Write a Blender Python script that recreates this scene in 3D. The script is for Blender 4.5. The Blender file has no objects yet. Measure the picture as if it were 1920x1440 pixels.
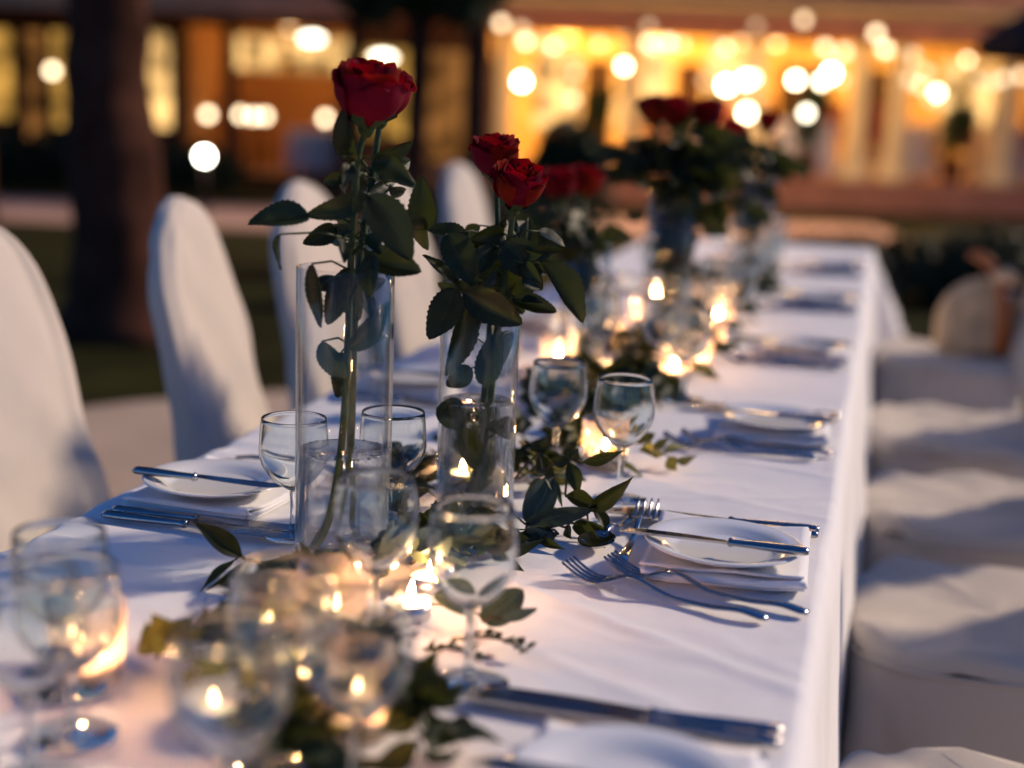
import bpy, math, random
from mathutils import Vector, Matrix, noise, Quaternion

random.seed(11)
sc = bpy.context.scene
col = sc.collection
R = math.radians
PI = math.pi

# ------------------------------------------------------------------ camera
YAW, PITCH, ROLL = R(14.39), R(11.08), R(2.0)
CAM = Vector((0.4245, 0.0, 1.200))
cam_d = bpy.data.cameras.new('camera')
cam = bpy.data.objects.new('camera', cam_d)
col.objects.link(cam)
cam.matrix_world = (Matrix.Translation(CAM) @ Matrix.Rotation(YAW, 4, 'Z')
                    @ Matrix.Rotation(PI / 2 - PITCH, 4, 'X') @ Matrix.Rotation(ROLL, 4, 'Z'))
cam_d.lens = 50.0
cam_d.sensor_width = 36.0
cam_d.clip_start = 0.02
cam_d.clip_end = 600.0
cam_d.dof.use_dof = True
cam_d.dof.focus_distance = 1.46
cam_d.dof.aperture_fstop = 1.9
sc.camera = cam

# ------------------------------------------------------------------ world and sun
SUN_EL, SUN_AZ = R(27), R(49)
world = bpy.data.worlds.new('World')
sc.world = world
world.use_nodes = True
wn = world.node_tree
wn.nodes.clear()
w_out = wn.nodes.new('ShaderNodeOutputWorld')
w_bg = wn.nodes.new('ShaderNodeBackground')
w_sky = wn.nodes.new('ShaderNodeTexSky')
w_sky.sky_type = 'NISHITA'
w_sky.sun_disc = False
w_sky.sun_elevation = SUN_EL
w_sky.sun_rotation = SUN_AZ
w_sky.air_density = 1.0
w_sky.dust_density = 0.0
w_sky.ozone_density = 7.0
w_bg.inputs['Strength'].default_value = 0.043
w_tint = wn.nodes.new('ShaderNodeMixRGB')       # the even blue of the hour after sunset
w_tint.blend_type = 'MULTIPLY'
w_tint.inputs['Fac'].default_value = 1.0
w_tint.inputs['Color2'].default_value = (0.50, 0.92, 1.32, 1)
wn.links.new(w_sky.outputs[0], w_tint.inputs['Color1'])
wn.links.new(w_tint.outputs[0], w_bg.inputs['Color'])
wn.links.new(w_bg.outputs[0], w_out.inputs['Surface'])
sun_d = bpy.data.lights.new('sun', 'SUN')
sun_d.energy = 2.2
sun_d.angle = R(4.0)
sun_d.color = (1.0, 0.78, 0.57)
sun = bpy.data.objects.new('sun', sun_d)
col.objects.link(sun)
to_sun = Vector((math.sin(SUN_AZ) * math.cos(SUN_EL), math.cos(SUN_AZ) * math.cos(SUN_EL), math.sin(SUN_EL)))
sun.rotation_euler = (-to_sun).to_track_quat('-Z', 'Y').to_euler()
sun.location = (8, 8, 8)

vs = sc.view_settings
vs.view_transform = 'Standard'
vs.look = 'None'
vs.gamma = 1.0
vs.use_curve_mapping = False
vs.exposure = 0.98
cy = sc.cycles
cy.use_denoising = True
cy.denoiser = 'OPENIMAGEDENOISE'
cy.use_adaptive_sampling = False
cy.max_bounces = 12
cy.diffuse_bounces = 3
cy.glossy_bounces = 5
cy.transmission_bounces = 12
cy.transparent_max_bounces = 40
cy.sample_clamp_indirect = 6.0
cy.caustics_reflective = True
cy.caustics_refractive = True
cy.blur_glossy = 0.3

# ------------------------------------------------------------------ helpers
WM = {}          # world matrix of every object by name


def link(o, M, parent=None):
    col.objects.link(o)
    WM[o.name] = M
    if parent is not None:
        o.parent = parent
        o.matrix_basis = WM[parent.name].inverted() @ M
    else:
        o.matrix_basis = M
    return o


def tag(o, label=None, cat=None, group=None, kind=None):
    if label: o['label'] = label
    if cat: o['category'] = cat
    if group: o['group'] = group
    if kind: o['kind'] = kind
    return o


def thing(name, label, cat, M, group=None):
    o = bpy.data.objects.new(name, None)
    o.empty_display_size = 0.05
    if not isinstance(M, Matrix): M = Matrix.Translation(M)
    link(o, M)
    return tag(o, label, cat, group)


def mesh(name, v, f, mat, smooth=True, uv=None):
    m = bpy.data.meshes.new(name)
    m.from_pydata([tuple(p) for p in v], [], f)
    if smooth:
        m.polygons.foreach_set('use_smooth', [True] * len(m.polygons))
    if uv:
        l = m.uv_layers.new(name='UVMap')
        for p in m.polygons:
            for li in p.loop_indices:
                l.data[li].uv = uv[m.loops[li].vertex_index]
    if mat: m.materials.append(mat)
    m.update()
    return m


def add(name, m, parent=None, M=None):
    if M is None: M = WM[parent.name] if parent is not None else Matrix.Identity(4)
    if not isinstance(M, Matrix): M = Matrix.Translation(M)
    return link(bpy.data.objects.new(name, m), M, parent)


def copy_tree(o, M, label=None, group=None):
    r = o.copy(); link(r, M)
    if label: r['label'] = label
    if group: r['group'] = group
    base = WM[o.name].inverted()
    for ch in list(o.children):
        c = ch.copy(); Mc = M @ base @ WM[ch.name]; link(c, Mc, r)
        for g in list(ch.children):
            d = g.copy(); link(d, M @ base @ WM[g.name], c)
    return r


def join(*parts):
    v, f = [], []
    for pv, pf in parts:
        n = len(v); v += list(pv); f += [tuple(i + n for i in q) for q in pf]
    return v, f


def box(x0, x1, y0, y1, z0, z1):
    v = [(x, y, z) for z in (z0, z1) for y in (y0, y1) for x in (x0, x1)]
    return v, [(0, 2, 3, 1), (4, 5, 7, 6), (0, 1, 5, 4), (2, 6, 7, 3), (0, 4, 6, 2), (1, 3, 7, 5)]


def lathe(prof, n=40, closed=False):
    v, f = [], []
    for r, z in prof:
        for i in range(n):
            a = 2 * PI * i / n
            v.append((r * math.cos(a), r * math.sin(a), z))
    k = len(prof)
    for j in range(k if closed else k - 1):
        j2 = (j + 1) % k
        for i in range(n):
            i2 = (i + 1) % n
            f.append((j * n + i, j * n + i2, j2 * n + i2, j2 * n + i))
    return v, f


def tube(pts, rad, n=8, cap=True):
    pts = [Vector(p) for p in pts]
    if not hasattr(rad, '__len__'): rad = [rad] * len(pts)
    v, f = [], []
    up = None
    for i, p in enumerate(pts):
        t = (pts[min(i + 1, len(pts) - 1)] - pts[max(i - 1, 0)]).normalized()
        if up is None:
            up = t.orthogonal().normalized()
        up = (up - t * up.dot(t)).normalized()
        s = t.cross(up)
        for k in range(n):
            a = 2 * PI * k / n
            v.append(p + (up * math.cos(a) + s * math.sin(a)) * rad[i])
    for i in range(len(pts) - 1):
        for k in range(n):
            k2 = (k + 1) % n
            f.append((i * n + k, i * n + k2, (i + 1) * n + k2, (i + 1) * n + k))
    if cap:
        f.append(tuple(range(n - 1, -1, -1)))
        f.append(tuple((len(pts) - 1) * n + k for k in range(n)))
    return v, f


def smooth_path(pts, k=4):
    pts = [Vector(p) for p in pts]
    out = []
    for i in range(len(pts) - 1):
        p0, p1, p2, p3 = pts[max(i - 1, 0)], pts[i], pts[i + 1], pts[min(i + 2, len(pts) - 1)]
        for j in range(k):
            t = j / k
            out.append(0.5 * ((2 * p1) + (p2 - p0) * t + (2 * p0 - 5 * p1 + 4 * p2 - p3) * t * t + (3 * p1 - p0 - 3 * p2 + p3) * t ** 3))
    out.append(pts[-1])
    return out


def grid_faces(nu, nv, wrap=False):
    f = []
    for j in range(nv - 1):
        for i in range(nu if wrap else nu - 1):
            i2 = (i + 1) % nu
            f.append((j * nu + i, j * nu + i2, (j + 1) * nu + i2, (j + 1) * nu + i))
    return f


def frame(base, tip, roll, ref=Vector((0.25, -0.9, 0.35))):
    """matrix with +Y from base to tip, +Z the facing normal turned by roll"""
    b, t = Vector(base), Vector(tip)
    y = (t - b).normalized()
    z = ref - y * ref.dot(y)
    if z.length < 1e-3: z = y.orthogonal()
    z.normalize()
    z = Quaternion(y, roll) @ z
    x = y.cross(z)
    M = Matrix((x, y, z)).transposed().to_4x4()
    M.translation = b
    return M, (t - b).length


# ------------------------------------------------------------------ materials
def new_mat(name):
    m = bpy.data.materials.new(name); m.use_nodes = True
    nt = m.node_tree
    return m, nt, nt.nodes['Principled BSDF'], nt.nodes['Material Output']


def pmat(name, c, rough=0.6, metal=0.0, var=0.12, scale=8.0, bump=0.0, bscale=60.0, spec=0.5, coat=0.0, sub=0.0, sheen=0.0, objvar=0.0):
    m, nt, b, out = new_mat(name)
    b.inputs['Roughness'].default_value = rough
    b.inputs['Metallic'].default_value = metal
    b.inputs['Specular IOR Level'].default_value = spec
    b.inputs['Coat Weight'].default_value = coat
    b.inputs['Sheen Weight'].default_value = sheen
    if sub:
        b.inputs['Subsurface Weight'].default_value = sub
        b.inputs['Subsurface Radius'].default_value = (0.02, 0.012, 0.006)
        b.inputs['Subsurface Scale'].default_value = 0.5
    tc = nt.nodes.new('ShaderNodeTexCoord')
    nz = nt.nodes.new('ShaderNodeTexNoise')
    nz.inputs['Scale'].default_value = scale
    nz.inputs['Detail'].default_value = 6.0
    nt.links.new(tc.outputs['Object'], nz.inputs['Vector'])
    rp = nt.nodes.new('ShaderNodeValToRGB')
    rp.color_ramp.elements[0].position = 0.3
    rp.color_ramp.elements[1].position = 0.7
    rp.color_ramp.elements[0].color = tuple(x * (1 - var) for x in c) + (1,)
    rp.color_ramp.elements[1].color = tuple(min(1, x * (1 + var)) for x in c) + (1,)
    nt.links.new(nz.outputs['Fac'], rp.inputs['Fac'])
    src = rp.outputs['Color']
    if objvar:
        oi = nt.nodes.new('ShaderNodeObjectInfo')
        hs = nt.nodes.new('ShaderNodeHueSaturation')
        mr = nt.nodes.new('ShaderNodeMapRange')
        mr.inputs['To Min'].default_value = 1 - objvar
        mr.inputs['To Max'].default_value = 1 + objvar
        mh = nt.nodes.new('ShaderNodeMapRange')
        mh.inputs['To Min'].default_value = 0.5 - objvar * 0.08
        mh.inputs['To Max'].default_value = 0.5 + objvar * 0.08
        nt.links.new(oi.outputs['Random'], mr.inputs['Value'])
        nt.links.new(oi.outputs['Random'], mh.inputs['Value'])
        nt.links.new(mr.outputs[0], hs.inputs['Value'])
        nt.links.new(mh.outputs[0], hs.inputs['Hue'])
        nt.links.new(src, hs.inputs['Color'])
        src = hs.outputs['Color']
    nt.links.new(src, b.inputs['Base Color'])
    if bump:
        nb = nt.nodes.new('ShaderNodeTexNoise')
        nb.inputs['Scale'].default_value = bscale
        nb.inputs['Detail'].default_value = 8.0
        nt.links.new(tc.outputs['Object'], nb.inputs['Vector'])
        bp = nt.nodes.new('ShaderNodeBump')
        bp.inputs['Strength'].default_value = bump
        bp.inputs['Distance'].default_value = 0.01
        nt.links.new(nb.outputs['Fac'], bp.inputs['Height'])
        nt.links.new(bp.outputs[0], b.inputs['Normal'])
    return m


def fabric(name, c):
    m = pmat(name, c, rough=0.85, var=0.03, scale=3.0, bump=0.0, sheen=0.15, spec=0.15)
    nt = m.node_tree
    b = nt.nodes['Principled BSDF']
    tc = nt.nodes.new('ShaderNodeTexCoord')
    hts = []
    for d in ('X', 'Y', 'Z'):
        wv = nt.nodes.new('ShaderNodeTexWave')
        wv.bands_direction = d
        wv.inputs['Scale'].default_value = 420.0
        nt.links.new(tc.outputs['Object'], wv.inputs['Vector'])
        hts.append(wv.outputs['Fac'])
    a1 = nt.nodes.new('ShaderNodeMath'); a1.operation = 'ADD'
    nt.links.new(hts[0], a1.inputs[0]); nt.links.new(hts[1], a1.inputs[1])
    a2 = nt.nodes.new('ShaderNodeMath'); a2.operation = 'ADD'
    nt.links.new(a1.outputs[0], a2.inputs[0]); nt.links.new(hts[2], a2.inputs[1])
    nz = nt.nodes.new('ShaderNodeTexNoise'); nz.inputs['Scale'].default_value = 14.0; nz.inputs['Detail'].default_value = 5.0
    nt.links.new(tc.outputs['Object'], nz.inputs['Vector'])
    b1 = nt.nodes.new('ShaderNodeBump'); b1.inputs['Strength'].default_value = 0.25; b1.inputs['Distance'].default_value = 0.0006
    nt.links.new(a2.outputs[0], b1.inputs['Height'])
    b2 = nt.nodes.new('ShaderNodeBump'); b2.inputs['Strength'].default_value = 0.5; b2.inputs['Distance'].default_value = 0.004
    nt.links.new(nz.outputs['Fac'], b2.inputs['Height'])
    nt.links.new(b1.outputs[0], b2.inputs['Normal'])
    nt.links.new(b2.outputs[0], b.inputs['Normal'])
    return m


def glass(name, ior=1.5, tint=(0.975, 0.985, 0.985), edge=(0.50, 0.56, 0.62), power=2.6, refract=0.0, f0=1.3, rpow=3.0):
    """thin clear glass: light passes straight through, edges tint, surfaces mirror by Fresnel"""
    m, nt, b, out = new_mat(name)
    nt.nodes.remove(b)
    tr = nt.nodes.new('ShaderNodeBsdfTransparent')
    lw = nt.nodes.new('ShaderNodeLayerWeight'); lw.inputs['Blend'].default_value = 0.35
    rp = nt.nodes.new('ShaderNodeValToRGB')
    rp.color_ramp.elements[0].position = 0.62; rp.color_ramp.elements[0].color = (*tint, 1)
    rp.color_ramp.elements[1].position = 1.0; rp.color_ramp.elements[1].color = (*edge, 1)
    nt.links.new(lw.outputs['Facing'], rp.inputs['Fac']); nt.links.new(rp.outputs[0], tr.inputs['Color'])
    go = nt.nodes.new('ShaderNodeBsdfGlossy'); go.inputs['Roughness'].default_value = 0.02
    l5 = nt.nodes.new('ShaderNodeLayerWeight'); l5.inputs['Blend'].default_value = 0.5
    p5 = nt.nodes.new('ShaderNodeMath'); p5.operation = 'POWER'; p5.inputs[1].default_value = power
    fr = nt.nodes.new('ShaderNodeMapRange'); fr.inputs['To Min'].default_value = ((ior - 1) / (ior + 1)) ** 2 * f0; fr.inputs['To Max'].default_value = 0.85
    nt.links.new(l5.outputs['Facing'], p5.inputs[0]); nt.links.new(p5.outputs[0], fr.inputs['Value'])
    m2 = nt.nodes.new('ShaderNodeMixShader')
    nt.links.new(fr.outputs[0], m2.inputs['Fac']); nt.links.new(tr.outputs[0], m2.inputs[1]); nt.links.new(go.outputs[0], m2.inputs[2])
    last = m2.outputs[0]
    if refract:      # towards the silhouette the wall bends light like a solid rod
        gl = nt.nodes.new('ShaderNodeBsdfGlass'); gl.inputs['IOR'].default_value = ior; gl.inputs['Roughness'].default_value = 0.0
        p6 = nt.nodes.new('ShaderNodeMath'); p6.operation = 'POWER'; p6.inputs[1].default_value = rpow
        nt.links.new(l5.outputs['Facing'], p6.inputs[0])
        q6 = nt.nodes.new('ShaderNodeMath'); q6.operation = 'MULTIPLY'; q6.inputs[1].default_value = refract
        nt.links.new(p6.outputs[0], q6.inputs[0])
        m3 = nt.nodes.new('ShaderNodeMixShader')
        nt.links.new(q6.outputs[0], m3.inputs['Fac']); nt.links.new(last, m3.inputs[1]); nt.links.new(gl.outputs[0], m3.inputs[2])
        last = m3.outputs[0]
    nt.links.new(last, out.inputs['Surface'])
    return m


def water(name, ior=1.333):
    m, nt, b, out = new_mat(name)
    nt.nodes.remove(b)
    g = nt.nodes.new('ShaderNodeBsdfGlass'); g.inputs['IOR'].default_value = ior
    g.inputs['Roughness'].default_value = 0.0; g.inputs['Color'].default_value = (0.96, 0.98, 0.975, 1)
    nt.links.new(g.outputs[0], out.inputs['Surface'])
    return m


def emit(name, c, s):
    m, nt, b, out = new_mat(name)
    nt.nodes.remove(b)
    e = nt.nodes.new('ShaderNodeEmission')
    e.inputs['Color'].default_value = (*c, 1); e.inputs['Strength'].default_value = s
    nt.links.new(e.outputs[0], out.inputs['Surface'])
    return m


def lit_pane(name, c, s):
    m = emit(name, c, s)
    nt = m.node_tree; e = nt.nodes['Emission']
    tc = nt.nodes.new('ShaderNodeTexCoord'); nz = nt.nodes.new('ShaderNodeTexNoise')
    nz.inputs['Scale'].default_value = 3.2; nz.inputs['Detail'].default_value = 3.0
    nt.links.new(tc.outputs['Object'], nz.inputs['Vector'])
    mr = nt.nodes.new('ShaderNodeMapRange'); mr.inputs['From Min'].default_value = .35; mr.inputs['From Max'].default_value = .68
    mr.inputs['To Min'].default_value = s * .12; mr.inputs['To Max'].default_value = s * 2.2
    nt.links.new(nz.outputs['Fac'], mr.inputs['Value']); nt.links.new(mr.outputs[0], e.inputs['Strength'])
    return m


def leafmat(name, c, c2, rough=0.42, trans=0.25, objvar=0.35):
    m = pmat(name, c, rough=rough, var=0.25, scale=5.0, bump=0.15, bscale=40.0, spec=0.28, objvar=objvar)
    nt = m.node_tree; b = nt.nodes['Principled BSDF']; out = nt.nodes['Material Output']
    t = nt.nodes.new('ShaderNodeBsdfTranslucent'); t.inputs['Color'].default_value = (*c2, 1)
    mx = nt.nodes.new('ShaderNodeMixShader'); mx.inputs['Fac'].default_value = trans
    nt.links.new(b.outputs[0], mx.inputs[1]); nt.links.new(t.outputs[0], mx.inputs[2])
    nt.links.new(mx.outputs[0], out.inputs['Surface'])
    # veins: pale midrib and side veins from the leaf's own uv
    tc = nt.nodes.new('ShaderNodeTexCoord')
    sp = nt.nodes.new('ShaderNodeSeparateXYZ'); nt.links.new(tc.outputs['UV'], sp.inputs[0])
    s1 = nt.nodes.new('ShaderNodeMath'); s1.operation = 'SUBTRACT'; s1.inputs[1].default_value = 0.5
    nt.links.new(sp.outputs[0], s1.inputs[0])
    ab = nt.nodes.new('ShaderNodeMath'); ab.operation = 'ABSOLUTE'; nt.links.new(s1.outputs[0], ab.inputs[0])
    rib = nt.nodes.new('ShaderNodeMapRange'); rib.inputs['From Min'].default_value = 0.0; rib.inputs['From Max'].default_value = 0.04
    rib.inputs['To Min'].default_value = 1.0; rib.inputs['To Max'].default_value = 0.0
    nt.links.new(ab.outputs[0], rib.inputs['Value'])
    sv = nt.nodes.new('ShaderNodeMath'); sv.operation = 'MULTIPLY_ADD'; sv.inputs[1].default_value = -0.7
    nt.links.new(ab.outputs[0], sv.inputs[0]); nt.links.new(sp.outputs[1], sv.inputs[2])
    sn = nt.nodes.new('ShaderNodeMath'); sn.operation = 'MULTIPLY'; sn.inputs[1].default_value = 62.0; nt.links.new(sv.outputs[0], sn.inputs[0])
    sn2 = nt.nodes.new('ShaderNodeMath'); sn2.operation = 'SINE'; nt.links.new(sn.outputs[0], sn2.inputs[0])
    rv = nt.nodes.new('ShaderNodeMapRange'); rv.inputs['From Min'].default_value = 0.85; rv.inputs['From Max'].default_value = 1.0
    rv.inputs['To Max'].default_value = 0.35
    nt.links.new(sn2.outputs[0], rv.inputs['Value'])
    mxv = nt.nodes.new('ShaderNodeMath'); mxv.operation = 'MAXIMUM'
    nt.links.new(rib.outputs[0], mxv.inputs[0]); nt.links.new(rv.outputs[0], mxv.inputs[1])
    scl = nt.nodes.new('ShaderNodeMath'); scl.operation = 'MULTIPLY'; scl.inputs[1].default_value = 0.45; nt.links.new(mxv.outputs[0], scl.inputs[0])
    src = b.inputs['Base Color'].links[0].from_socket
    mc = nt.nodes.new('ShaderNodeMixRGB'); mc.inputs['Color2'].default_value = tuple(min(1, x * 2.6 + 0.01) for x in c) + (1,)
    nt.links.new(scl.outputs[0], mc.inputs['Fac']); nt.links.new(src, mc.inputs['Color1'])
    nt.links.new(mc.outputs[0], b.inputs['Base Color'])
    return m


M_CLOTH = fabric('table_linen', (0.80, 0.79, 0.80))
M_COVER = fabric('chair_cover_fabric', (0.54, 0.48, 0.42))
M_NAPKIN = fabric('napkin_linen', (0.80, 0.80, 0.83))
M_GLASS = water('clear_glass', 1.45)
M_THIN = glass('thin_votive_glass')
_nt = M_THIN.node_tree
_tl = _nt.nodes.new('ShaderNodeBsdfTranslucent'); _tl.inputs['Color'].default_value = (1.0, 0.78, 0.62, 1)
_mx = _nt.nodes.new('ShaderNodeMixShader'); _mx.inputs['Fac'].default_value = 0.16
_o = _nt.nodes['Material Output']
_nt.links.new(_o.inputs['Surface'].links[0].from_socket, _mx.inputs[1]); _nt.links.new(_tl.outputs[0], _mx.inputs[2]); _nt.links.new(_mx.outputs[0], _o.inputs['Surface'])
M_VASE = glass('vase_glass', 1.5, refract=0.95, power=3.4, f0=0.9, rpow=3.2, tint=(0.985, 0.99, 0.99), edge=(0.55, 0.60, 0.65))
M_WATER = glass('water', 1.333, refract=1.0, power=3.0, f0=1.2, rpow=0.7, tint=(0.95, 0.97, 0.96), edge=(0.52, 0.57, 0.57))
M_SILVER = pmat('silver', (0.36, 0.36, 0.37), rough=0.13, metal=1.0, var=0.08, scale=40, bump=0.03, bscale=200)
M_PORC = pmat('porcelain', (0.78, 0.78, 0.77), rough=0.12, var=0.02, coat=0.4)
M_WAX = pmat('candle_wax', (0.85, 0.78, 0.66), rough=0.5, var=0.03, sub=0.6)
M_TIN = pmat('candle_cup', (0.7, 0.68, 0.66), rough=0.3, metal=1.0)
M_WICK = pmat('wick', (0.03, 0.02, 0.015), rough=0.9)
M_FLAME = emit('flame', (1.0, 0.50, 0.22), 470.0)
M_ROSELEAF = leafmat('rose_leaf', (0.013, 0.021, 0.008), (0.06, 0.075, 0.010), rough=0.40, trans=0.2)
M_RUSCUS = leafmat('ruscus_leaf', (0.016, 0.026, 0.009), (0.08, 0.09, 0.012), trans=0.2)
M_EUC = leafmat('eucalyptus_leaf', (0.085, 0.11, 0.085), (0.08, 0.11, 0.05), rough=0.65, trans=0.15)
M_YLEAF = leafmat('yellow_green_leaf', (0.10, 0.11, 0.025), (0.20, 0.18, 0.03), trans=0.3)
M_STEM = pmat('rose_stem', (0.028, 0.048, 0.014), spec=0.25, rough=0.5, var=0.3, scale=30, bump=0.2, bscale=120)
M_TWIG = pmat('twig', (0.06, 0.045, 0.025), rough=0.8, var=0.3, scale=60)
M_SEPAL = pmat('sepal', (0.03, 0.05, 0.016), spec=0.15, rough=0.7, var=0.2, scale=40)
M_PETAL = leafmat('rose_petal', (0.17, 0.0008, 0.006), (0.36, 0.0015, 0.010), rough=0.75, trans=0.25, objvar=0.22)
M_PETAL.node_tree.nodes['Principled BSDF'].inputs['Specular IOR Level'].default_value = 0.10
for n_ in [n for n in M_PETAL.node_tree.nodes if n.type == 'MIX_RGB']:
    n_.inputs['Color2'].default_value = (0.18, 0.001, 0.006, 1)

# ------------------------------------------------------------------ measured positions (metres)
ROSE_LEAVES_A = [
    ((-0.1, 1.253, 1.091), (-0.141, 1.211, 1.088), 0.0315, 15),
    ((-0.114, 1.218, 1.076), (-0.121, 1.227, 1.041), 0.0131, 50),
    ((-0.053, 1.286, 1.112), (-0.101, 1.253, 1.09), 0.0238, -35),
    ((-0.046, 1.267, 1.112), (0.002, 1.248, 1.059), 0.0407, 10),
    ((-0.009, 1.318, 1.078), (-0.011, 1.307, 1.127), 0.0327, -15),
    ((-0.005, 1.319, 1.092), (-0.013, 1.327, 1.056), 0.0223, 40),
    ((-0.061, 1.273, 1.144), (-0.071, 1.25, 1.185), 0.0247, -40),
    ((-0.046, 1.277, 1.147), (-0.008, 1.276, 1.155), 0.0217, 60),
    ((-0.046, 1.277, 1.145), (-0.002, 1.257, 1.126), 0.0225, 20),
    ((-0.061, 1.304, 1.112), (-0.041, 1.34, 1.121), 0.015, 50),
    ((-0.078, 1.31, 1.079), (-0.11, 1.323, 1.061), 0.0226, -30),
    ((-0.045, 1.267, 1.051), (0.008, 1.26, 1.048), 0.0316, -20),
    ((-0.037, 1.259, 1.057), (-0.035, 1.239, 1.021), 0.0243, 25),
    ((-0.075, 1.301, 1.143), (-0.068, 1.323, 1.12), 0.016, 20),
    ((-0.087, 1.23, 1.049), (-0.087, 1.241, 0.985), 0.0223, 30),
    ((-0.073, 1.27, 1.037), (-0.082, 1.258, 0.988), 0.0258, -15),
    ((-0.074, 1.291, 1.041), (-0.063, 1.283, 0.99), 0.0325, 10),
    ((-0.067, 1.272, 0.965), (-0.026, 1.272, 1.006), 0.0217, 35),
    ((-0.068, 1.292, 0.968), (-0.042, 1.309, 0.977), 0.0243, -20),
    ((-0.087, 1.256, 0.972), (-0.067, 1.261, 0.93), 0.0247, 20),
    ((-0.08, 1.289, 0.957), (-0.079, 1.279, 0.913), 0.0251, -10),
    ((-0.063, 1.314, 1.071), (-0.044, 1.34, 1.081), 0.0215, 10),
    ((-0.064, 1.304, 1.009), (-0.048, 1.318, 1.03), 0.0212, -40),
]
ROSE_LEAVES_B = [
    ((-0.009, 1.482, 1.054), (-0.057, 1.469, 1.069), 0.026, 20),
    ((-0.027, 1.457, 1.063), (0.01, 1.445, 1.013), 0.0382, -10),
    ((-0.012, 1.46, 1.01), (-0.045, 1.441, 1.043), 0.0197, 30),
    ((-0.014, 1.449, 1.006), (-0.033, 1.419, 0.956), 0.039, 5),
    ((0.027, 1.491, 1.062), (0.001, 1.464, 1.056), 0.0258, -30),
    ((0.023, 1.48, 1.049), (0.012, 1.456, 1.028), 0.0245, 15),
    ((0.031, 1.513, 1.043), (0.037, 1.545, 1.082), 0.0266, -10),
    ((0.049, 1.517, 1.043), (0.053, 1.518, 1.079), 0.0167, 30),
    ((0.051, 1.497, 1.034), (0.089, 1.497, 1.053), 0.02, -30),
    ((0.04, 1.484, 1.026), (0.08, 1.484, 1.044), 0.0234, 20),
    ((0.07, 1.481, 1.035), (0.128, 1.465, 0.982), 0.0288, -35),
    ((0.038, 1.494, 0.999), (0.067, 1.522, 1.022), 0.0226, 20),
    ((0.043, 1.474, 0.994), (0.092, 1.477, 0.987), 0.0221, -15),
    ((0.0, 1.432, 1.005), (0.064, 1.438, 0.975), 0.0376, 10),
    ((-0.02, 1.458, 1.012), (0.016, 1.457, 1.0), 0.0139, 40),
    ((0.03, 1.471, 1.056), (0.067, 1.47, 1.021), 0.0406, 5),
    ((0.016, 1.499, 1.044), (0.007, 1.486, 0.995), 0.0355, -20),
    ((0.031, 1.492, 1.028), (0.049, 1.486, 0.977), 0.0353, 25),
    ((-0.006, 1.462, 0.994), (-0.014, 1.45, 0.906), 0.0314, -25),
    ((0.013, 1.477, 0.898), (0.031, 1.471, 0.959), 0.0316, 10),
    ((0.003, 1.464, 0.918), (-0.021, 1.448, 0.901), 0.0279, 20),
    ((-0.03, 1.445, 0.874), (0.001, 1.464, 0.852), 0.0383, -10),
    ((0.048, 1.486, 0.845), (0.021, 1.469, 0.853), 0.0292, 10),
    ((-0.01, 1.461, 0.852), (0.015, 1.467, 0.803), 0.0268, -20),
    ((0.034, 1.513, 0.954), (0.018, 1.499, 0.907), 0.0298, 30),
    ((-0.017, 1.5, 0.941), (-0.001, 1.515, 0.988), 0.03, -30),
]
RUSCUS_A = [
    ((0.128, 1.473, 0.822), (0.174, 1.464, 0.84), 0.0137, 20),
    ((0.115, 1.469, 0.825), (0.098, 1.454, 0.824), 0.0137, -30),
    ((0.114, 1.469, 0.825), (0.124, 1.472, 0.837), 0.0126, 20),
    ((0.114, 1.469, 0.822), (0.13, 1.452, 0.792), 0.0171, 0),
    ((0.084, 1.472, 0.808), (0.114, 1.459, 0.777), 0.0138, -30),
    ((0.114, 1.459, 0.787), (0.156, 1.449, 0.782), 0.017, -15),
    ((0.139, 1.455, 0.773), (0.189, 1.437, 0.817), 0.0202, 15),
    ((0.146, 1.456, 0.778), (0.17, 1.432, 0.761), 0.0146, -30),
    ((0.141, 1.455, 0.763), (0.166, 1.441, 0.753), 0.0084, 30),
    ((0.129, 1.442, 0.762), (0.165, 1.399, 0.741), 0.0166, 5),
    ((0.117, 1.418, 0.735), (0.088, 1.39, 0.735), 0.0143, 25),
    ((0.106, 1.426, 0.745), (0.079, 1.398, 0.741), 0.0133, -25),
    ((0.103, 1.394, 0.726), (0.132, 1.37, 0.724), 0.0097, 10),
    ((0.12, 1.44, 0.757), (0.13, 1.411, 0.734), 0.0122, 40),
    ((0.075, 1.49, 0.823), (0.096, 1.485, 0.796), 0.0175, 10),
    ((0.104, 1.435, 0.75), (0.101, 1.404, 0.727), 0.0145, -30),
]
EUCALYPTUS_A = [
    ((0.079, 1.439, 0.755), (0.098, 1.465, 0.806), 0.0319, -10),
    ((0.076, 1.439, 0.755), (0.148, 1.426, 0.781), 0.0213, 20),
    ((0.083, 1.409, 0.755), (0.113, 1.396, 0.75), 0.022, 20),
]
RUSCUS_B = [
    ((-0.142, 1.197, 0.767), (-0.177, 1.167, 0.808), 0.0207, 10),
    ((-0.149, 1.195, 0.765), (-0.158, 1.141, 0.748), 0.0127, 30),
    ((-0.131, 1.179, 0.769), (-0.144, 1.134, 0.754), 0.0087, -20),
    ((-0.122, 1.171, 0.775), (-0.075, 1.152, 0.782), 0.0192, 60),
    ((-0.086, 1.129, 0.783), (-0.05, 1.117, 0.766), 0.0231, -20),
    ((-0.087, 1.108, 0.774), (-0.078, 1.079, 0.751), 0.0199, 20),
    ((-0.063, 1.196, 0.756), (-0.058, 1.218, 0.774), 0.0148, 30),
    ((-0.047, 1.17, 0.764), (-0.081, 1.14, 0.772), 0.0161, 10),
    ((-0.06, 1.115, 0.76), (-0.017, 1.084, 0.759), 0.0162, -30),
]
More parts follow.
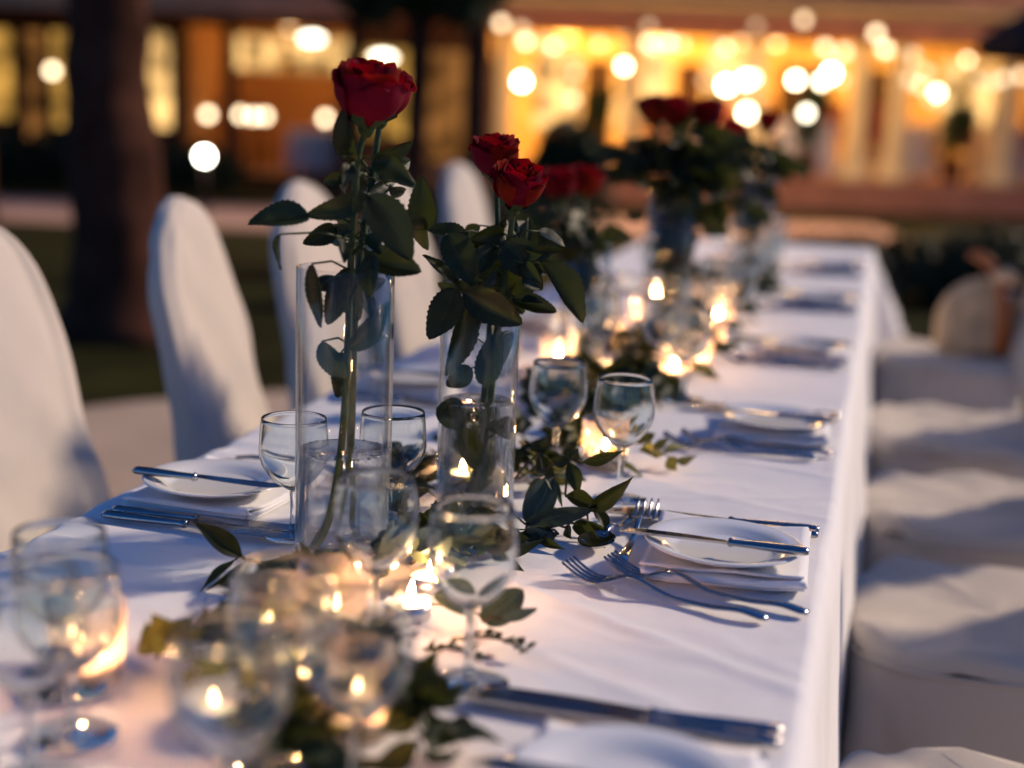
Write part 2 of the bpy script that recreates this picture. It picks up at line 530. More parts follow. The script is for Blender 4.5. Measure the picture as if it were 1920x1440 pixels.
EUCALYPTUS_B = [
    ((0.114, 1.138, 0.757), (0.146, 1.147, 0.786), 0.028, 0),
    ((0.132, 1.133, 0.763), (0.163, 1.131, 0.775), 0.0134, 40),
    ((0.106, 1.137, 0.764), (0.074, 1.128, 0.782), 0.0226, 20),
]
STEM_A1 = [(-0.092, 1.255, 0.756), (-0.083, 1.262, 0.787), (-0.078, 1.269, 0.816), (-0.072, 1.27, 0.86), (-0.07, 1.276, 0.918), (-0.07, 1.281, 0.98), (-0.068, 1.282, 1.053), (-0.063, 1.278, 1.124), (-0.06, 1.279, 1.154), (-0.054, 1.28, 1.175)]
STEM_A2 = [(-0.078, 1.305, 0.751), (-0.075, 1.301, 0.825), (-0.071, 1.296, 0.897), (-0.07, 1.297, 0.978), (-0.067, 1.303, 1.051), (-0.063, 1.314, 1.107), (-0.06, 1.32, 1.143), (-0.057, 1.326, 1.181)]
STEM_B1 = [(0.005, 1.496, 0.738), (0.011, 1.487, 0.8), (0.017, 1.488, 0.861), (0.024, 1.485, 0.94), (0.031, 1.482, 1.017), (0.037, 1.478, 1.058), (0.041, 1.474, 1.092)]
STEM_B2 = [(-0.008, 1.503, 0.747), (0.0, 1.505, 0.794), (0.005, 1.506, 0.856), (0.008, 1.512, 0.935), (0.009, 1.517, 1.012), (0.012, 1.518, 1.065), (0.009, 1.517, 1.12)]
FLOWERS = [(-0.054, 1.28, 1.174), (-0.055, 1.326, 1.176), (0.041, 1.474, 1.092), (0.009, 1.517, 1.12)]
VASE_C = ((-0.071, 2.420), 0.23, [(-0.123, 2.407, 1.04), (-0.094, 2.477, 1.043)])
VASE_D = ((0.020, 2.782), 0.29, [(-0.019, 2.772, 1.172), (0.019, 2.751, 1.17), (0.085, 2.799, 1.17), (0.122, 2.86, 1.119)])
VASE_E = ((0.100, 3.705), 0.29, [(0.112, 3.759, 1.152), (0.021, 3.788, 1.132)])
BULBS = [((-0.254, 2.073), 1), ((-0.03, 2.019), 0.45), ((0.015, 1.89), 1.3), ((0.219, 1.897), 0.4), ((1.359, 2.094), 0.3), ((1.412, 1.88), 0.8), ((1.584, 1.932), 1.3), ((2.116, 1.921), 0.25), ((2.528, 2.134), 0.25), ((3.04, 2.224), 0.7), ((3.295, 1.933), 1.1), ((3.513, 1.9), 0.9), ((3.841, 2.105), 1.2), ((3.954, 1.938), 1.2), ((4.262, 1.892), 0.5), ((4.244, 1.623), 0.5), ((4.366, 1.57), 0.8), ((4.412, 1.714), 0.6), ((5.152, 1.625), 0.4), ((5.277, 1.669), 0.6), ((5.466, 1.71), 0.7), ((0.56, 1.29), 0.7)]
GLOBES = [(-0.012, 1.496), (1.259, 1.728), (2.55, 1.538), (2.878, 1.634), (3.411, 1.632), (3.732, 1.624), (3.845, 1.725), (5.188, 1.536), (2.786, 1.611), (3.575, 1.232), (2.826, 1.206)]
SMALL_LAMPS = [(-4.463, 0.922), (-4.007, 0.937), (-3.817, 0.921), (-3.65, 0.927), (-2.79, 0.927), (-6.67, 1.441)]
CEILING_LAMP = [(-2.829, 1.999), (-1.877, 1.74)]
GARDEN_LAMP = (-3.182, 0.59)

# ------------------------------------------------------------------ setting: ground
def sheet(name, poly, z, mat, kind='structure'):
    m = mesh(name, [(x, y, z) for x, y in poly], [tuple(range(len(poly)))], mat, smooth=False)
    return tag(add(name, m), kind=kind)


M_GRASS = pmat('lawn_grass', (0.020, 0.020, 0.004), spec=0.05, rough=0.9, var=0.5, scale=1.6, bump=0.8, bscale=30)
M_PATIO = pmat('patio_stone', (0.46, 0.35, 0.27), spec=0.05, rough=0.85, var=0.18, scale=1.2, bump=0.3, bscale=12)
M_PATH = pmat('path_gravel', (0.40, 0.25, 0.20), spec=0.05, rough=0.9, var=0.2, scale=2.0, bump=0.4, bscale=30)
sheet('lawn', [(-120, -60), (120, -60), (120, 160), (-120, 160)], 0.0, M_GRASS)
sheet('patio', [(-6, -6), (7, -6), (7, 6.3), (1.2, 6.0), (-1.0, 5.75), (-1.95, 5.36), (-2.38, 4.93), (-2.75, 4.4), (-4.0, 2.8), (-6, 1.0)], 0.004, M_PATIO)

AX_U = Vector((math.cos(YAW), math.sin(YAW), 0))
AX_W = Vector((-math.sin(YAW), math.cos(YAW), 0))
ORG = Vector((CAM.x, CAM.y, 0))


def loc(u, w, z=0.0):
    return ORG + AX_U * u + AX_W * w + Vector((0, 0, z))


BM = Matrix.Translation(ORG) @ Matrix.Rotation(YAW, 4, 'Z')      # frame of the restaurant: x along its front, y away from the lawn
pth = [loc(-30, 13.0), loc(-0.5, 13.0), loc(4, 14.2), loc(4, 16.2), loc(-0.5, 15.8), loc(-30, 15.8)]
sheet('garden_path', [(p.x, p.y) for p in pth], 0.006, M_PATH)

# ------------------------------------------------------------------ restaurant
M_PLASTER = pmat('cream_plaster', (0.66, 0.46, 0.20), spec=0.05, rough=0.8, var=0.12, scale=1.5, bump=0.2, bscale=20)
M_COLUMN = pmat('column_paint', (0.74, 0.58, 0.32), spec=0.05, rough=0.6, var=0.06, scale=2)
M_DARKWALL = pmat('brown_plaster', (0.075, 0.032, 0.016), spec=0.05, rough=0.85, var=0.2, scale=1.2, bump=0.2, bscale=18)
M_WOOD = pmat('dark_wood', (0.045, 0.025, 0.018), spec=0.05, rough=0.6, var=0.3, scale=6)
M_BEAM = pmat('red_brown_beam', (0.17, 0.05, 0.022), spec=0.05, rough=0.6, var=0.25, scale=3)
M_ROOF = pmat('clay_roof', (0.60, 0.24, 0.11), spec=0.05, rough=0.8, var=0.25, scale=2.5, bump=0.5, bscale=14)
M_TERR = pmat('terracotta_riser', (0.34, 0.15, 0.10), spec=0.05, rough=0.75, var=0.2, scale=2.0)
M_FLOOR = pmat('terrace_tile', (0.36, 0.20, 0.14), spec=0.05, rough=0.5, var=0.15, scale=2.0)
M_INNER = pmat('ochre_inner_wall', (0.50, 0.24, 0.09), spec=0.05, rough=0.8, var=0.25, scale=0.8)
M_WIN = lit_pane('lit_window_gold', (1.0, 0.52, 0.10), 0.26)
M_WIN2 = lit_pane('lit_window_amber', (1.0, 0.40, 0.10), 0.10)
M_WIN3 = lit_pane('lit_window_pale', (1.0, 0.58, 0.20), 0.55)


def bbox(name, parent, b, mat):
    v, f = box(*b)
    return add(name, mesh(name, v, f, mat, smooth=False), parent, BM)


tr = add('terrace', mesh('terrace', *box(-1.9, 11, 18.4, 24.0, 0.0, 0.40), M_FLOOR, smooth=False), None, BM)
tag(tr, kind='structure')
for k in range(17):
    u0 = -1.88 + k * 0.757
    bbox('riser_tile', tr, (u0, u0 + 0.735, 18.385, 18.398, 0.02, 0.385), M_TERR)

rb = thing('restaurant', 'long terracotta roofed restaurant glowing warm behind the lawn, with cream porch columns', 'building', BM)
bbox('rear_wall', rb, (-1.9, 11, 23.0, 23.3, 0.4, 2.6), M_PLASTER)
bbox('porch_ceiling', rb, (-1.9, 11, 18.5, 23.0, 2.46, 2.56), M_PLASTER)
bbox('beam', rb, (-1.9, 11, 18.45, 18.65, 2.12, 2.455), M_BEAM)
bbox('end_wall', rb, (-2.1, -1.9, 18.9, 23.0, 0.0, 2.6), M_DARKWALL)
bbox('added_shade_wall', rb, (-12, 12, 22.4, 30.0, 2.7, 8.2), M_DARKWALL)  # unseen storey above the frame, added to keep the sun off the lawn
# pitched tiled roof of the porch: courses of tiles
rv, rf = [], []
rows = 18
for j in range(rows):
    t0, t1 = j / rows, (j + 1) / rows
    w0, w1 = 18.1 + 4.4 * t0, 18.1 + 4.4 * t1
    z0, z1 = 2.19 + 2.3 * t0, 2.19 + 2.3 * t1
    v, f = box(-12, 12, 0, 1, 0, 1)
    v = [(-12, w0, z0 + .03), (12, w0, z0 + .03), (12, w1, z1 + .0), (-12, w1, z1), (-12, w0, z0), (12, w0, z0)]
    rv, rf = join((rv, rf), (v, [(0, 1, 2, 3), (4, 5, 1, 0)]))
add('roof', mesh('roof', rv, rf, M_ROOF, smooth=False), rb, BM)
add('added_shade_roof', mesh('added_shade_roof', [(-12.5, 21.8, 8.1), (12.5, 21.8, 8.1), (12.5, 26, 9.8), (-12.5, 26, 9.8), (-12.5, 30.5, 8.1), (12.5, 30.5, 8.1)],
                       [(0, 1, 2, 3), (3, 2, 5, 4)], M_ROOF, smooth=False), rb, BM)  # out-of-view roof over the added storey, extends its shade on the lawn


def column(u, w, r, z0, z1):
    pr = [(r * 1.7, z0), (r * 1.7, z0 + .12), (r * 1.35, z0 + .18), (r * 1.2, z0 + .24), (r, z0 + .3), (r * .95, z1 - .25), (r * 1.2, z1 - .2), (r * 1.4, z1 - .12), (r * 1.4, z1)]
    v, f = lathe(pr, 20)
    return add('column', mesh('column', v, f, M_COLUMN), rb, BM @ Matrix.Translation((u, w, 0)))


for u in (-0.25, 1.45, 3.05, 4.40, 4.92, 6.30, 8.2):
    column(u, 19.0, 0.17 if u > 6 else 0.13, 0.40, 2.46)


def window(parent, u0, u1, z0, z1, w, pane, frame_mat=M_WOOD, mull=1):
    t = 0.05
    v, f = join(box(u0 - t, u1 + t, w - .06, w, z1, z1 + t), box(u0 - t, u1 + t, w - .08, w, z0 - t, z0),
                box(u0 - t, u0, w - .06, w, z0, z1), box(u1, u1 + t, w - .06, w, z0, z1),
                *[box(u0 + (u1 - u0) * (i + 1) / (mull + 1) - .015, u0 + (u1 - u0) * (i + 1) / (mull + 1) + .015, w - .05, w, z0, z1) for i in range(mull)])
    o = add('window', mesh('window_frame', v, f, frame_mat, smooth=False), parent, BM)
    v, f = box(u0, u1, w - .03, w - .02, z0, z1)
    add('pane', mesh('pane', v, f, pane, smooth=False), o, BM)
    return o


def door(parent, u0, u1, w):
    o = add('door', mesh('door', *box(u0, u1, w - .07, w - .003, 0.41, 1.95), M_WOOD, smooth=False), parent, BM)
    add('handle', mesh('handle', *tube([(u0 + .08, w - .1, 1.0), (u0 + .08, w - .1, 1.2)], .015), M_SILVER), o, BM)


for u0, u1, pm in ((0.2, 0.9, M_WIN3), (1.5, 2.3, M_WIN3), (2.9, 3.6, M_WIN3), (6.6, 7.4, M_WIN3), (8.4, 9.2, M_WIN)):
    window(rb, u0, u1, 0.85, 2.1, 22.995, pm, M_COLUMN)
for u0, u1 in ((4.05, 4.75), (5.4, 6.0), (2.42, 2.85), (0.98, 1.42), (-.75, -.2)):
    door(rb, u0, u1, 22.997)
# left wing: dark front with lit windows and an open veranda bay
wing = [(-12, -4.55), (-2.3, -2.1)]
for a, b_ in wing:
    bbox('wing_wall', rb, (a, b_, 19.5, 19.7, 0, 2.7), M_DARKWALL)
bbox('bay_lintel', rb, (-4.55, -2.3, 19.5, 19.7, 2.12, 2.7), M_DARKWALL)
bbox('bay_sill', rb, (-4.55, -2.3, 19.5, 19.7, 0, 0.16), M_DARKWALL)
bbox('bay_rear_wall', rb, (-4.6, -2.1, 22.6, 22.75, 0, 2.6), M_INNER)
bbox('bay_ceiling', rb, (-4.55, -2.1, 19.7, 22.6, 2.4, 2.5), M_INNER)
bbox('bay_floor', rb, (-4.55, -2.1, 19.7, 22.6, 0.05, 0.15), M_FLOOR)
bbox('bay_side_wall', rb, (-4.75, -4.56, 19.72, 22.6, 0, 2.6), M_INNER)
bbox('bay_post', rb, (-3.98, -3.83, 19.35, 19.49, 0, 2.7), M_WOOD)
window(rb, -4.55, -3.75, 1.62, 2.1, 22.59, M_WIN3, M_COLUMN, 2)
window(rb, -3.6, -2.3, 1.62, 2.1, 22.59, M_WIN3, M_COLUMN, 3)
for u0, u1, z0, z1, pm in ((-6.30, -5.80, .72, 1.96, M_WIN), (-6.66, -6.42, .5, 1.95, M_WIN2), (-7.3, -6.85, .8, 1.96, M_WIN), (-5.12, -4.72, .75, 2.0, M_WIN3)):
    window(rb, u0, u1, z0, z1, 19.495, pm, M_WOOD, 0)
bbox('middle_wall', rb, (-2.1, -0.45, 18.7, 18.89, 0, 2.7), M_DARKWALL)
window(rb, -2.02, -1.47, 0.75, 1.85, 18.695, M_WIN, M_WOOD, 0)
window(rb, -1.20, -0.75, 0.45, 1.85, 18.695, M_WIN2, M_WOOD, 0)


# lamps and string lights -----------------------------------------------------
def sphere(r, n=12, zs=1.0):
    return lathe([(max(1e-4, r * math.sin(PI * i / n)), -r * zs * math.cos(PI * i / n)) for i in range(n + 1)], 14)


M_GLOBE = emit('lamp_globe_glow', (1.0, 0.86, 0.62), 20.0)
M_SMALL = emit('small_lamp_glow', (1.0, 0.74, 0.46), 4.5)
M_CEIL = emit('ceiling_lamp_glow', (1.0, 0.88, 0.66), 5.0)
bulb_m = {}


def globe_mat(i):
    k = (20, 13, 24, 7, 16, 10)[i % 6]
    if ('g', k) not in bulb_m:
        bulb_m[('g', k)] = emit('porch_globe_glow_%d' % k, (1.0, (.86, .74, .80)[i % 3], (.62, .42, .5)[i % 3]), k)
    return bulb_m[('g', k)]



def bulb_mat(s):
    if s not in bulb_m:
        bulb_m[s] = emit('bulb_glow_%d' % round(s * 100), (1.0, 0.72, 0.42), 2.6 * s)
    return bulb_m[s]


def lamp_light(name, p, watt, c=(1.0, 0.53, 0.13), r=0.15):
    d = bpy.data.lights.new(name, 'POINT')
    d.energy = watt; d.color = c; d.shadow_soft_size = r
    o = bpy.data.objects.new(name, d)
    return o


def globe_lamp(u, z, i):
    o = thing('porch_globe_lamp', 'bright round porch lamp hanging under the restaurant eave', 'lamp', BM @ Matrix.Translation((u, 18.2, z)), 'porch lamps along the restaurant')
    add('globe', mesh('globe', *sphere((0.055, .05, .062, .045)[i % 4]), globe_mat(i)), o)
    add('cord', mesh('cord', *tube([(0, 0, .055), (0, 0, max(.1, 2.2 - z))], .006, 6), M_WOOD), o)
    return o


gl0 = [globe_lamp(u, z, i) for i, (u, z) in enumerate(GLOBES)]

for k, (u, w, e) in enumerate(((0.6, 20.9, 160), (2.0, 21.3, 155), (3.6, 20.9, 55), (5.3, 21.2, 75), (7.4, 20.6, 50))):
    o = thing('pendant_lamp', 'warm pendant lamp under the porch ceiling of the restaurant', 'lamp', BM @ Matrix.Translation((u, w, 2.2)), 'pendant lamps inside the porch')
    add('lamp_shade', mesh('lamp_shade', *lathe([(.03, .1), (.14, -.02), (.135, -.02), (.028, .09)], 20), M_COLUMN), o)
    add('bulb', mesh('bulb', *sphere(.045), M_SMALL), o)
    add('cord', mesh('cord', *tube([(0, 0, .1), (0, 0, .26)], .006, 6), M_WOOD), o)
    L = lamp_light('lamp_light', None, e)
    link(L, WM[o.name] @ Matrix.Translation((0, 0, -.12)), o)
for k, (u, w, z, e) in enumerate(((-3.4, 21.2, 2.2, 16),)):
    o = thing('pendant_lamp', 'warm pendant lamp inside the open bay of the left wing', 'lamp', BM @ Matrix.Translation((u, w, z)))
    add('lamp_shade', mesh('lamp_shade', *lathe([(.03, .1), (.14, -.02), (.135, -.02), (.028, .09)], 20), M_COLUMN), o)
    add('bulb', mesh('bulb', *sphere(.045), M_SMALL), o)
    L = lamp_light('lamp_light', None, e)
    link(L, WM[o.name] @ Matrix.Translation((0, 0, -.12)), o)
for (u, z), lb in zip(CEILING_LAMP, ('large oval white lamp glowing in the open bay of the left wing', 'white lamp glowing above the red rose, on the middle wall')):
    w = 19.9 if u < -2.2 else 18.6
    o = thing('oval_lamp', lb, 'lamp', BM @ Matrix.Translation((u * w / 19.5, w, z)))
    v, f = sphere(.1, 12, .55)
    add('globe', mesh('globe', [(x * 1.5, y, z_) for x, y, z_ in v], f, M_CEIL), o)
    add('bracket', mesh('bracket', *tube([(0, 0, .05), (0, 0, .14)], .015, 6), M_WOOD), o)
for i, (u, z) in enumerate(SMALL_LAMPS):
    w = 20.6 if i < 5 else 19.3
    lb = 'small table lamp lit in a row inside the open bay' if i < 5 else 'small wall lamp lit beside the gold window'
    o = thing('small_lamp', lb, 'lamp', BM @ Matrix.Translation((u * w / 20.6, w, z)), 'small lamps in the open bay' if i < 5 else None)
    add('globe', mesh('globe', *sphere(.06), M_SMALL), o)
    if i < 5: add('stand', mesh('stand', *tube([(0, 0, -.06), (0, 0, -z + .15)], [.012, .03], 8), M_WOOD), o)
    else: add('bracket', mesh('bracket', *tube([(0, 0.05, 0), (0, .18, 0)], .015, 8), M_WOOD), o)
u, z = GARDEN_LAMP
o = thing('garden_lamp', 'white globe garden lamp on a short post in the dark lawn', 'lamp', BM @ Matrix.Translation((u, 14.5, 0)))
add('globe', mesh('globe', *sphere(.055), emit('garden_globe_glow', (1.0, .95, .8), 24.0)), o, WM[o.name] @ Matrix.Translation((0, 0, z)))
add('post', mesh('post', *tube([(0, 0, 0), (0, 0, z - .05)], .02, 8), M_WOOD), o)

# festoon strings: bulbs hang from three sagging cables
strings = [[b for b in BULBS if b[0][0] < 1.2], [b for b in BULBS if 1.2 <= b[0][0] < 3.6], [b for b in BULBS if b[0][0] >= 3.6]]
slab = ['string of warm festoon bulbs over the lawn beside the dark trees', 'string of warm festoon bulbs before the middle of the porch roof', 'string of warm festoon bulbs near the dark parasol']
for s, lb in zip(strings, slab):
    s = sorted(s)
    o = thing('festoon_string', lb, 'string lights', BM @ Matrix.Translation((s[0][0][0], 16.0, s[0][0][1])), 'festoon strings')
    pts = [(s[0][0][0] - 1.2, 16, 2.9)] + [(b[0][0], 16, b[0][1] + .10) for b in s] + [(s[-1][0][0] + 1.2, 16, 2.9)]
    add('cable', mesh('cable', *tube(pts, .004, 5), M_WOOD), o, BM)
    for uu in (s[len(s) // 4][0][0], s[-1 - len(s) // 4][0][0]):
        L = lamp_light('festoon_light', None, 34, (1.0, .56, .2), .3)
        link(L, BM @ Matrix.Translation((uu, 15.8, 1.95)), o)
    for (uu, zz), st in s:
        add('bulb', mesh('bulb', *sphere(.05), bulb_mat(st)), o, BM @ Matrix.Translation((uu, 16, zz)))

rnd_f = random.Random(77)
for q, (w_, u0, u1) in enumerate(((19.7, -1.5, 2.6), (20.4, 2.2, 6.4), (21.5, 3.2, 7.6))):
    o = thing('fairy_light_string', ('string of small warm lights under the porch beside the dark trees', 'string of small warm lights under the middle of the porch', 'string of small warm lights deep inside the porch')[q], 'string lights', BM @ Matrix.Translation((u0, w_, 2.3)), 'fairy lights inside the porch')
    pts = [(u0 + (u1 - u0) * k / 13, w_ + rnd_f.uniform(-.2, .2), 2.32 - rnd_f.random() ** 1.5 * (.9 if k % 2 else .35)) for k in range(14)]
    add('cable', mesh('cable', *tube(pts, .004, 5), M_WOOD), o, BM)
    for k, p_ in enumerate(pts):
        add('bulb', mesh('bulb', *sphere(.045), bulb_mat((1.0, .45, 1.8, .7)[k % 4])), o, BM @ Matrix.Translation(p_))

M_CROWN = leafmat('tree_leaf', (0.03, 0.045, 0.015), (0.06, 0.08, 0.02), trans=0.2, objvar=0.1)


def foliage(blobs, n, size, seed):
    rnd = random.Random(seed); v, f, uv = [], [], []
    for _ in range(n):
        c, rad = rnd.choice(blobs)
        d = Vector((rnd.gauss(0, 1), rnd.gauss(0, 1), rnd.gauss(0, 1))).normalized() * (rnd.random() ** 0.45)
        p = Vector(c) + Vector((d.x * rad[0], d.y * rad[1], d.z * rad[2]))
        a = Vector((rnd.gauss(0, 1), rnd.gauss(0, 1), rnd.gauss(0, .6))).normalized()
        b = a.orthogonal().normalized(); b = Quaternion(a, rnd.random() * 6.28) @ b
        s = size * (0.6 + 0.8 * rnd.random())
        i = len(v)
        nrm = a.cross(b) * s * .12
        v += [p - a * s, p + b * s * .42 + nrm, p + a * s, p - b * s * .42 + nrm]
        uv += [(.5, 0), (1, .5), (.5, 1), (0, .5)]
        f += [(i, i + 1, i + 2), (i, i + 2, i + 3)]
    return v, f, uv


# terrace furniture -----------------------------------------------------------
M_RED = pmat('red_upholstery', (0.20, 0.035, 0.025), rough=0.7, var=0.2)
M_TCLOTH = pmat('terrace_tablecloth', (0.55, 0.50, 0.52), rough=0.8, var=0.05)


def terrace_chair(M):
    o = thing('terrace_chair', 'red upholstered dining chair on the restaurant terrace', 'chair', M, 'chairs on the restaurant terrace')
    add('seat', mesh('seat', *box(-.22, .22, -.22, .22, .42, .48), M_RED, smooth=False), o)
    add('backrest', mesh('backrest', *box(-.22, .22, .18, .24, .50, .98), M_RED, smooth=False), o)
    for x in (-.19, .19):
        for y in (-.19, .21):
            add('leg', mesh('leg', *tube([(x, y, 0), (x, y, .42)], .018, 6), M_WOOD), o)
    return o


proto = None
spots = [(3.3, 19.6, 20), (4.15, 19.9, -30), (4.75, 19.4, 160), (5.35, 20.2, 80), (5.75, 19.3, 200), (2.7, 20.4, -60), (1.9, 19.7, 30), (7.1, 19.6, 150), (6.7, 20.6, -90)]
for u, w, a in spots:
    M = BM @ Matrix.Translation((u, w, .40)) @ Matrix.Rotation(R(a), 4, 'Z')
    if proto is None: proto = terrace_chair(M)
    else: copy_tree(proto, M)


def cloth_table(u, w, z, r, h, label, group=None):
    o = thing('round_dining_table', label, 'table', BM @ Matrix.Translation((u, w, z)), group)
    n = 36; v = []
    for j, (rr, zz, am) in enumerate(((0.0001, h, 0), (r * .6, h, 0), (r * .97, h, 0), (r, h - .02, 0), (r * 1.03, h - .25, .02), (r * 1.06, .06, .05))):
        for i in range(n):
            a = 2 * PI * i / n
            q = rr + am * math.sin(a * 9)
            v.append((q * math.cos(a), q * math.sin(a), zz))
    add('table_cover', mesh('table_cover', v, grid_faces(n, 6, True), M_TCLOTH), o)
    add('pedestal', mesh('pedestal', *tube([(0, 0, 0), (0, 0, h - .03)], .04, 8), M_WOOD), o)
    return o


for u, w in ((3.75, 19.25), (5.2, 19.6), (2.3, 20.1), (6.6, 19.9)):
    cloth_table(u, w, .40, .42, .74, 'round table under a pale cloth on the restaurant terrace', 'tables on the restaurant terrace')
cloth_table(-2.85, 20.4, .15, .45, .62, 'round table under a pale cloth inside the open bay')

M_POT = pmat('clay_pot', (0.20, 0.08, 0.045), spec=0.1, rough=0.8, var=0.2)
for q, (u, w, h, lb) in enumerate(((0.95, 18.75, .75, 'dark potted plant on the terrace edge beside the first porch columns'), (2.05, 18.72, .55, 'low dark potted plant on the middle of the terrace edge'), (3.72, 18.75, .95, 'tall dark potted plant between the porch columns'), (5.62, 18.75, .7, 'dark potted plant before the terrace doors'), (6.95, 18.75, 1.0, 'tall dark potted plant by the thick end column'))):
    o = thing('potted_plant', lb, 'plant', BM @ Matrix.Translation((u, w, .40)))
    add('pot', mesh('pot', *lathe([(.001, 0), (.12, 0), (.17, .28), (.19, .28), (.19, .32), (.16, .32), (.15, .27), (.001, .27)], 20), M_POT), o)
    v, f, uv = foliage([((0, 0, .3 + h * .5), (.22, .2, h * .5)), ((.08, 0, .3 + h * .75), (.2, .2, h * .3))], 700, .06, 90 + q)
    add('foliage', mesh('foliage', v, f, M_CROWN, smooth=False, uv=uv), o)

# dark parasol at the right of the lawn
o = thing('parasol', 'dark navy patio parasol open at the edge of the lawn', 'parasol', BM @ Matrix.Translation((3.95, 9.0, 0)))
M_NAVY = pmat('navy_canvas', (0.015, 0.018, 0.03), spec=0.05, rough=0.9, var=0.1)
cv = [(0, 0, 2.45)] + [(1.12 * math.cos(2 * PI * k / 8 + .39), 1.12 * math.sin(2 * PI * k / 8 + .39), 1.72) for k in range(8)] + [(1.12 * math.cos(2 * PI * k / 8 + .39), 1.12 * math.sin(2 * PI * k / 8 + .39), 1.60) for k in range(8)]
cf = [(0, 1 + k, 1 + (k + 1) % 8) for k in range(8)] + [(1 + k, 9 + k, 9 + (k + 1) % 8, 1 + (k + 1) % 8) for k in range(8)]
add('canopy', mesh('canopy', cv, cf, M_NAVY, smooth=False), o)
add('pole', mesh('pole', *tube([(0, 0, .05), (0, 0, 2.44)], .025, 8), M_WOOD), o)
add('base', mesh('base', *lathe([(.001, .06), (.25, .06), (.28, .0)], 20), M_WOOD), o)
for k in range(8):
    a = 2 * PI * k / 8 + .39
    add('rib', mesh('rib', *tube([(0, 0, 2.40), (1.09 * math.cos(a), 1.09 * math.sin(a), 1.70)], .01, 5), M_WOOD), o)

# ------------------------------------------------------------------ trees and shrubs
M_BARK = pmat('bark', (0.06, 0.024, 0.015), spec=0.05, rough=0.95, var=0.45, scale=5, bump=1.0, bscale=9)
M_BUSH = leafmat('hedge_leaf', (0.018, 0.028, 0.012), (0.03, 0.04, 0.01), trans=0.1, objvar=0.1)


def trunk_mesh(pts, rad, seed):
    pts = smooth_path(pts, 5)
    k = len(pts)
    rr = [rad[0] + (rad[1] - rad[0]) * i / (k - 1) for i in range(k)]
    rr[0] *= 1.35; rr[1] *= 1.15
    v, f = tube(pts, rr, 18)
    v = [Vector(p) * 1.0 + Vector((Vector(p).x - pts[0].x, Vector(p).y - pts[0].y, 0)) * (.10 * noise.noise(Vector((math.atan2(p[1] - pts[0].y, p[0] - pts[0].x) * 5, p[2] * 2.2, seed))) + .5 * max(0, .35 - p[2]) ** 1.5) + Vector((noise.noise(Vector(p) * 6 + Vector((seed, 0, 0))), noise.noise(Vector(p) * 6 + Vector((0, seed, 0))), 0)) * rad[0] * .18 for p in v]
    return v, f


def tree(name, label, u, w, paths, blobs, n, size, seed, group=None):
    o = thing(name, label, 'tree', BM @ Matrix.Translation((u, w, 0)), group)
    for p, rad in paths:
        add('trunk', mesh('trunk', *trunk_mesh(p, rad, seed), M_BARK), o)
    v, f, uv = foliage(blobs, n, size, seed)
    add('crown', mesh('crown', v, f, M_CROWN, smooth=False, uv=uv), o)
    return o


tree('shade_tree', 'thick brown tree trunk rising from the lawn behind the white chairs', -1.98, 7.0,
     [([(0, 0, 0), (.01, 0, .6), (-.02, 0, 1.3), (.03, .05, 2.2), (.1, 0, 3.4), (.15, 0, 5)], (.235, .15)),
      ([(.03, .05, 2.1), (.5, .2, 3.0), (1.2, .3, 4.2)], (.11, .05)), ([(.03, .05, 2.4), (-.6, .1, 3.4), (-1.4, 0, 4.4)], (.11, .05))],
     [((0, 0, 5.6), (2.0, 2.0, 1.2)), ((1.4, .3, 4.8), (1.3, 1.3, .9)), ((-1.6, 0, 4.9), (1.4, 1.4, .9))], 5200, .11, 3)
tree('slender_tree', 'low crowned small tree of dark slender stems before the restaurant wall', -0.72, 10.0,
     [([(-.48, 0, 0), (-.50, 0, .9), (-.42, 0, 1.8)], (.05, .04)), ([(-.04, 0, 0), (-.01, 0, .9), (0, 0, 2.0)], (.085, .07)), ([(.42, .05, 0), (.41, .05, .9), (.40, .05, 2.0)], (.095, .075))],
     [((-.25, 0, 2.12), (.42, .5, .42)), ((.25, .05, 2.15), (.42, .5, .45)), ((0, 0, 2.9), (.9, .8, .6))], 5200, .075, 5)
tree('garden_tree', 'dark tree with low foliage at the edge of the left windows', -5.0, 13.0,
     [([(0.1, 0, 0), (.1, 0, 1.2), (0, 0, 2.6), (0, 0, 4)], (.11, .08))],
     [((0, 0, 2.75), (1.6, 1.0, .55)), ((1.8, .3, 2.7), (1.2, .8, .5)), ((0, 0, 3.6), (1.6, 1.2, .8))], 5200, .11, 8)


def shrub(name, label, u, w, blobs, n, size, seed, group=None):
    o = thing(name, label, 'shrub', BM @ Matrix.Translation((u, w, 0)), group)
    v, f, uv = foliage(blobs, n, size, seed)
    add('foliage', mesh('foliage', v, f, M_BUSH, smooth=False, uv=uv), o)
    add('stem', mesh('stem', *tube([(0, 0, 0), (0.01, 0, blobs[0][0][2])], [.025, .012], 8), M_BARK), o)
    return o


shrub('topiary_shrub', 'dark rounded shrub standing on the lawn behind the roses', .33, 9.0, [((-.05, 0, .95), (.17, .2, .20)), ((.09, 0, .86), (.16, .18, .2)), ((-.12, .05, .78), (.17, .17, .2)), ((0, 0, .5), (.32, .28, .42))], 3000, .038, 21)
shrub('low_shrub', 'dark low shrub under the slender tree', -.75, 10.4, [((0, 0, .4), (.75, .3, .40)), ((.5, 0, .3), (.4, .3, .35))], 3000, .05, 22)
shrub('low_shrub', 'dark shrub at the foot of the left wing windows', -5.9, 18.6, [((0, 0, .3), (1.6, .4, .40))], 2600, .07, 23)
shrub('low_shrub', 'dark shrub below the open bay of the left wing', -4.2, 18.6, [((0, 0, .25), (.7, .35, .33))], 1800, .06, 24)
shrub('hedge_shrub', 'dark hedge shrub on the lawn beyond the right chairs', 2.35, 9.6, [((0, 0, .18), (1.1, .5, .26)), ((.9, 0, .22), (.7, .5, .3))], 3600, .05, 25)

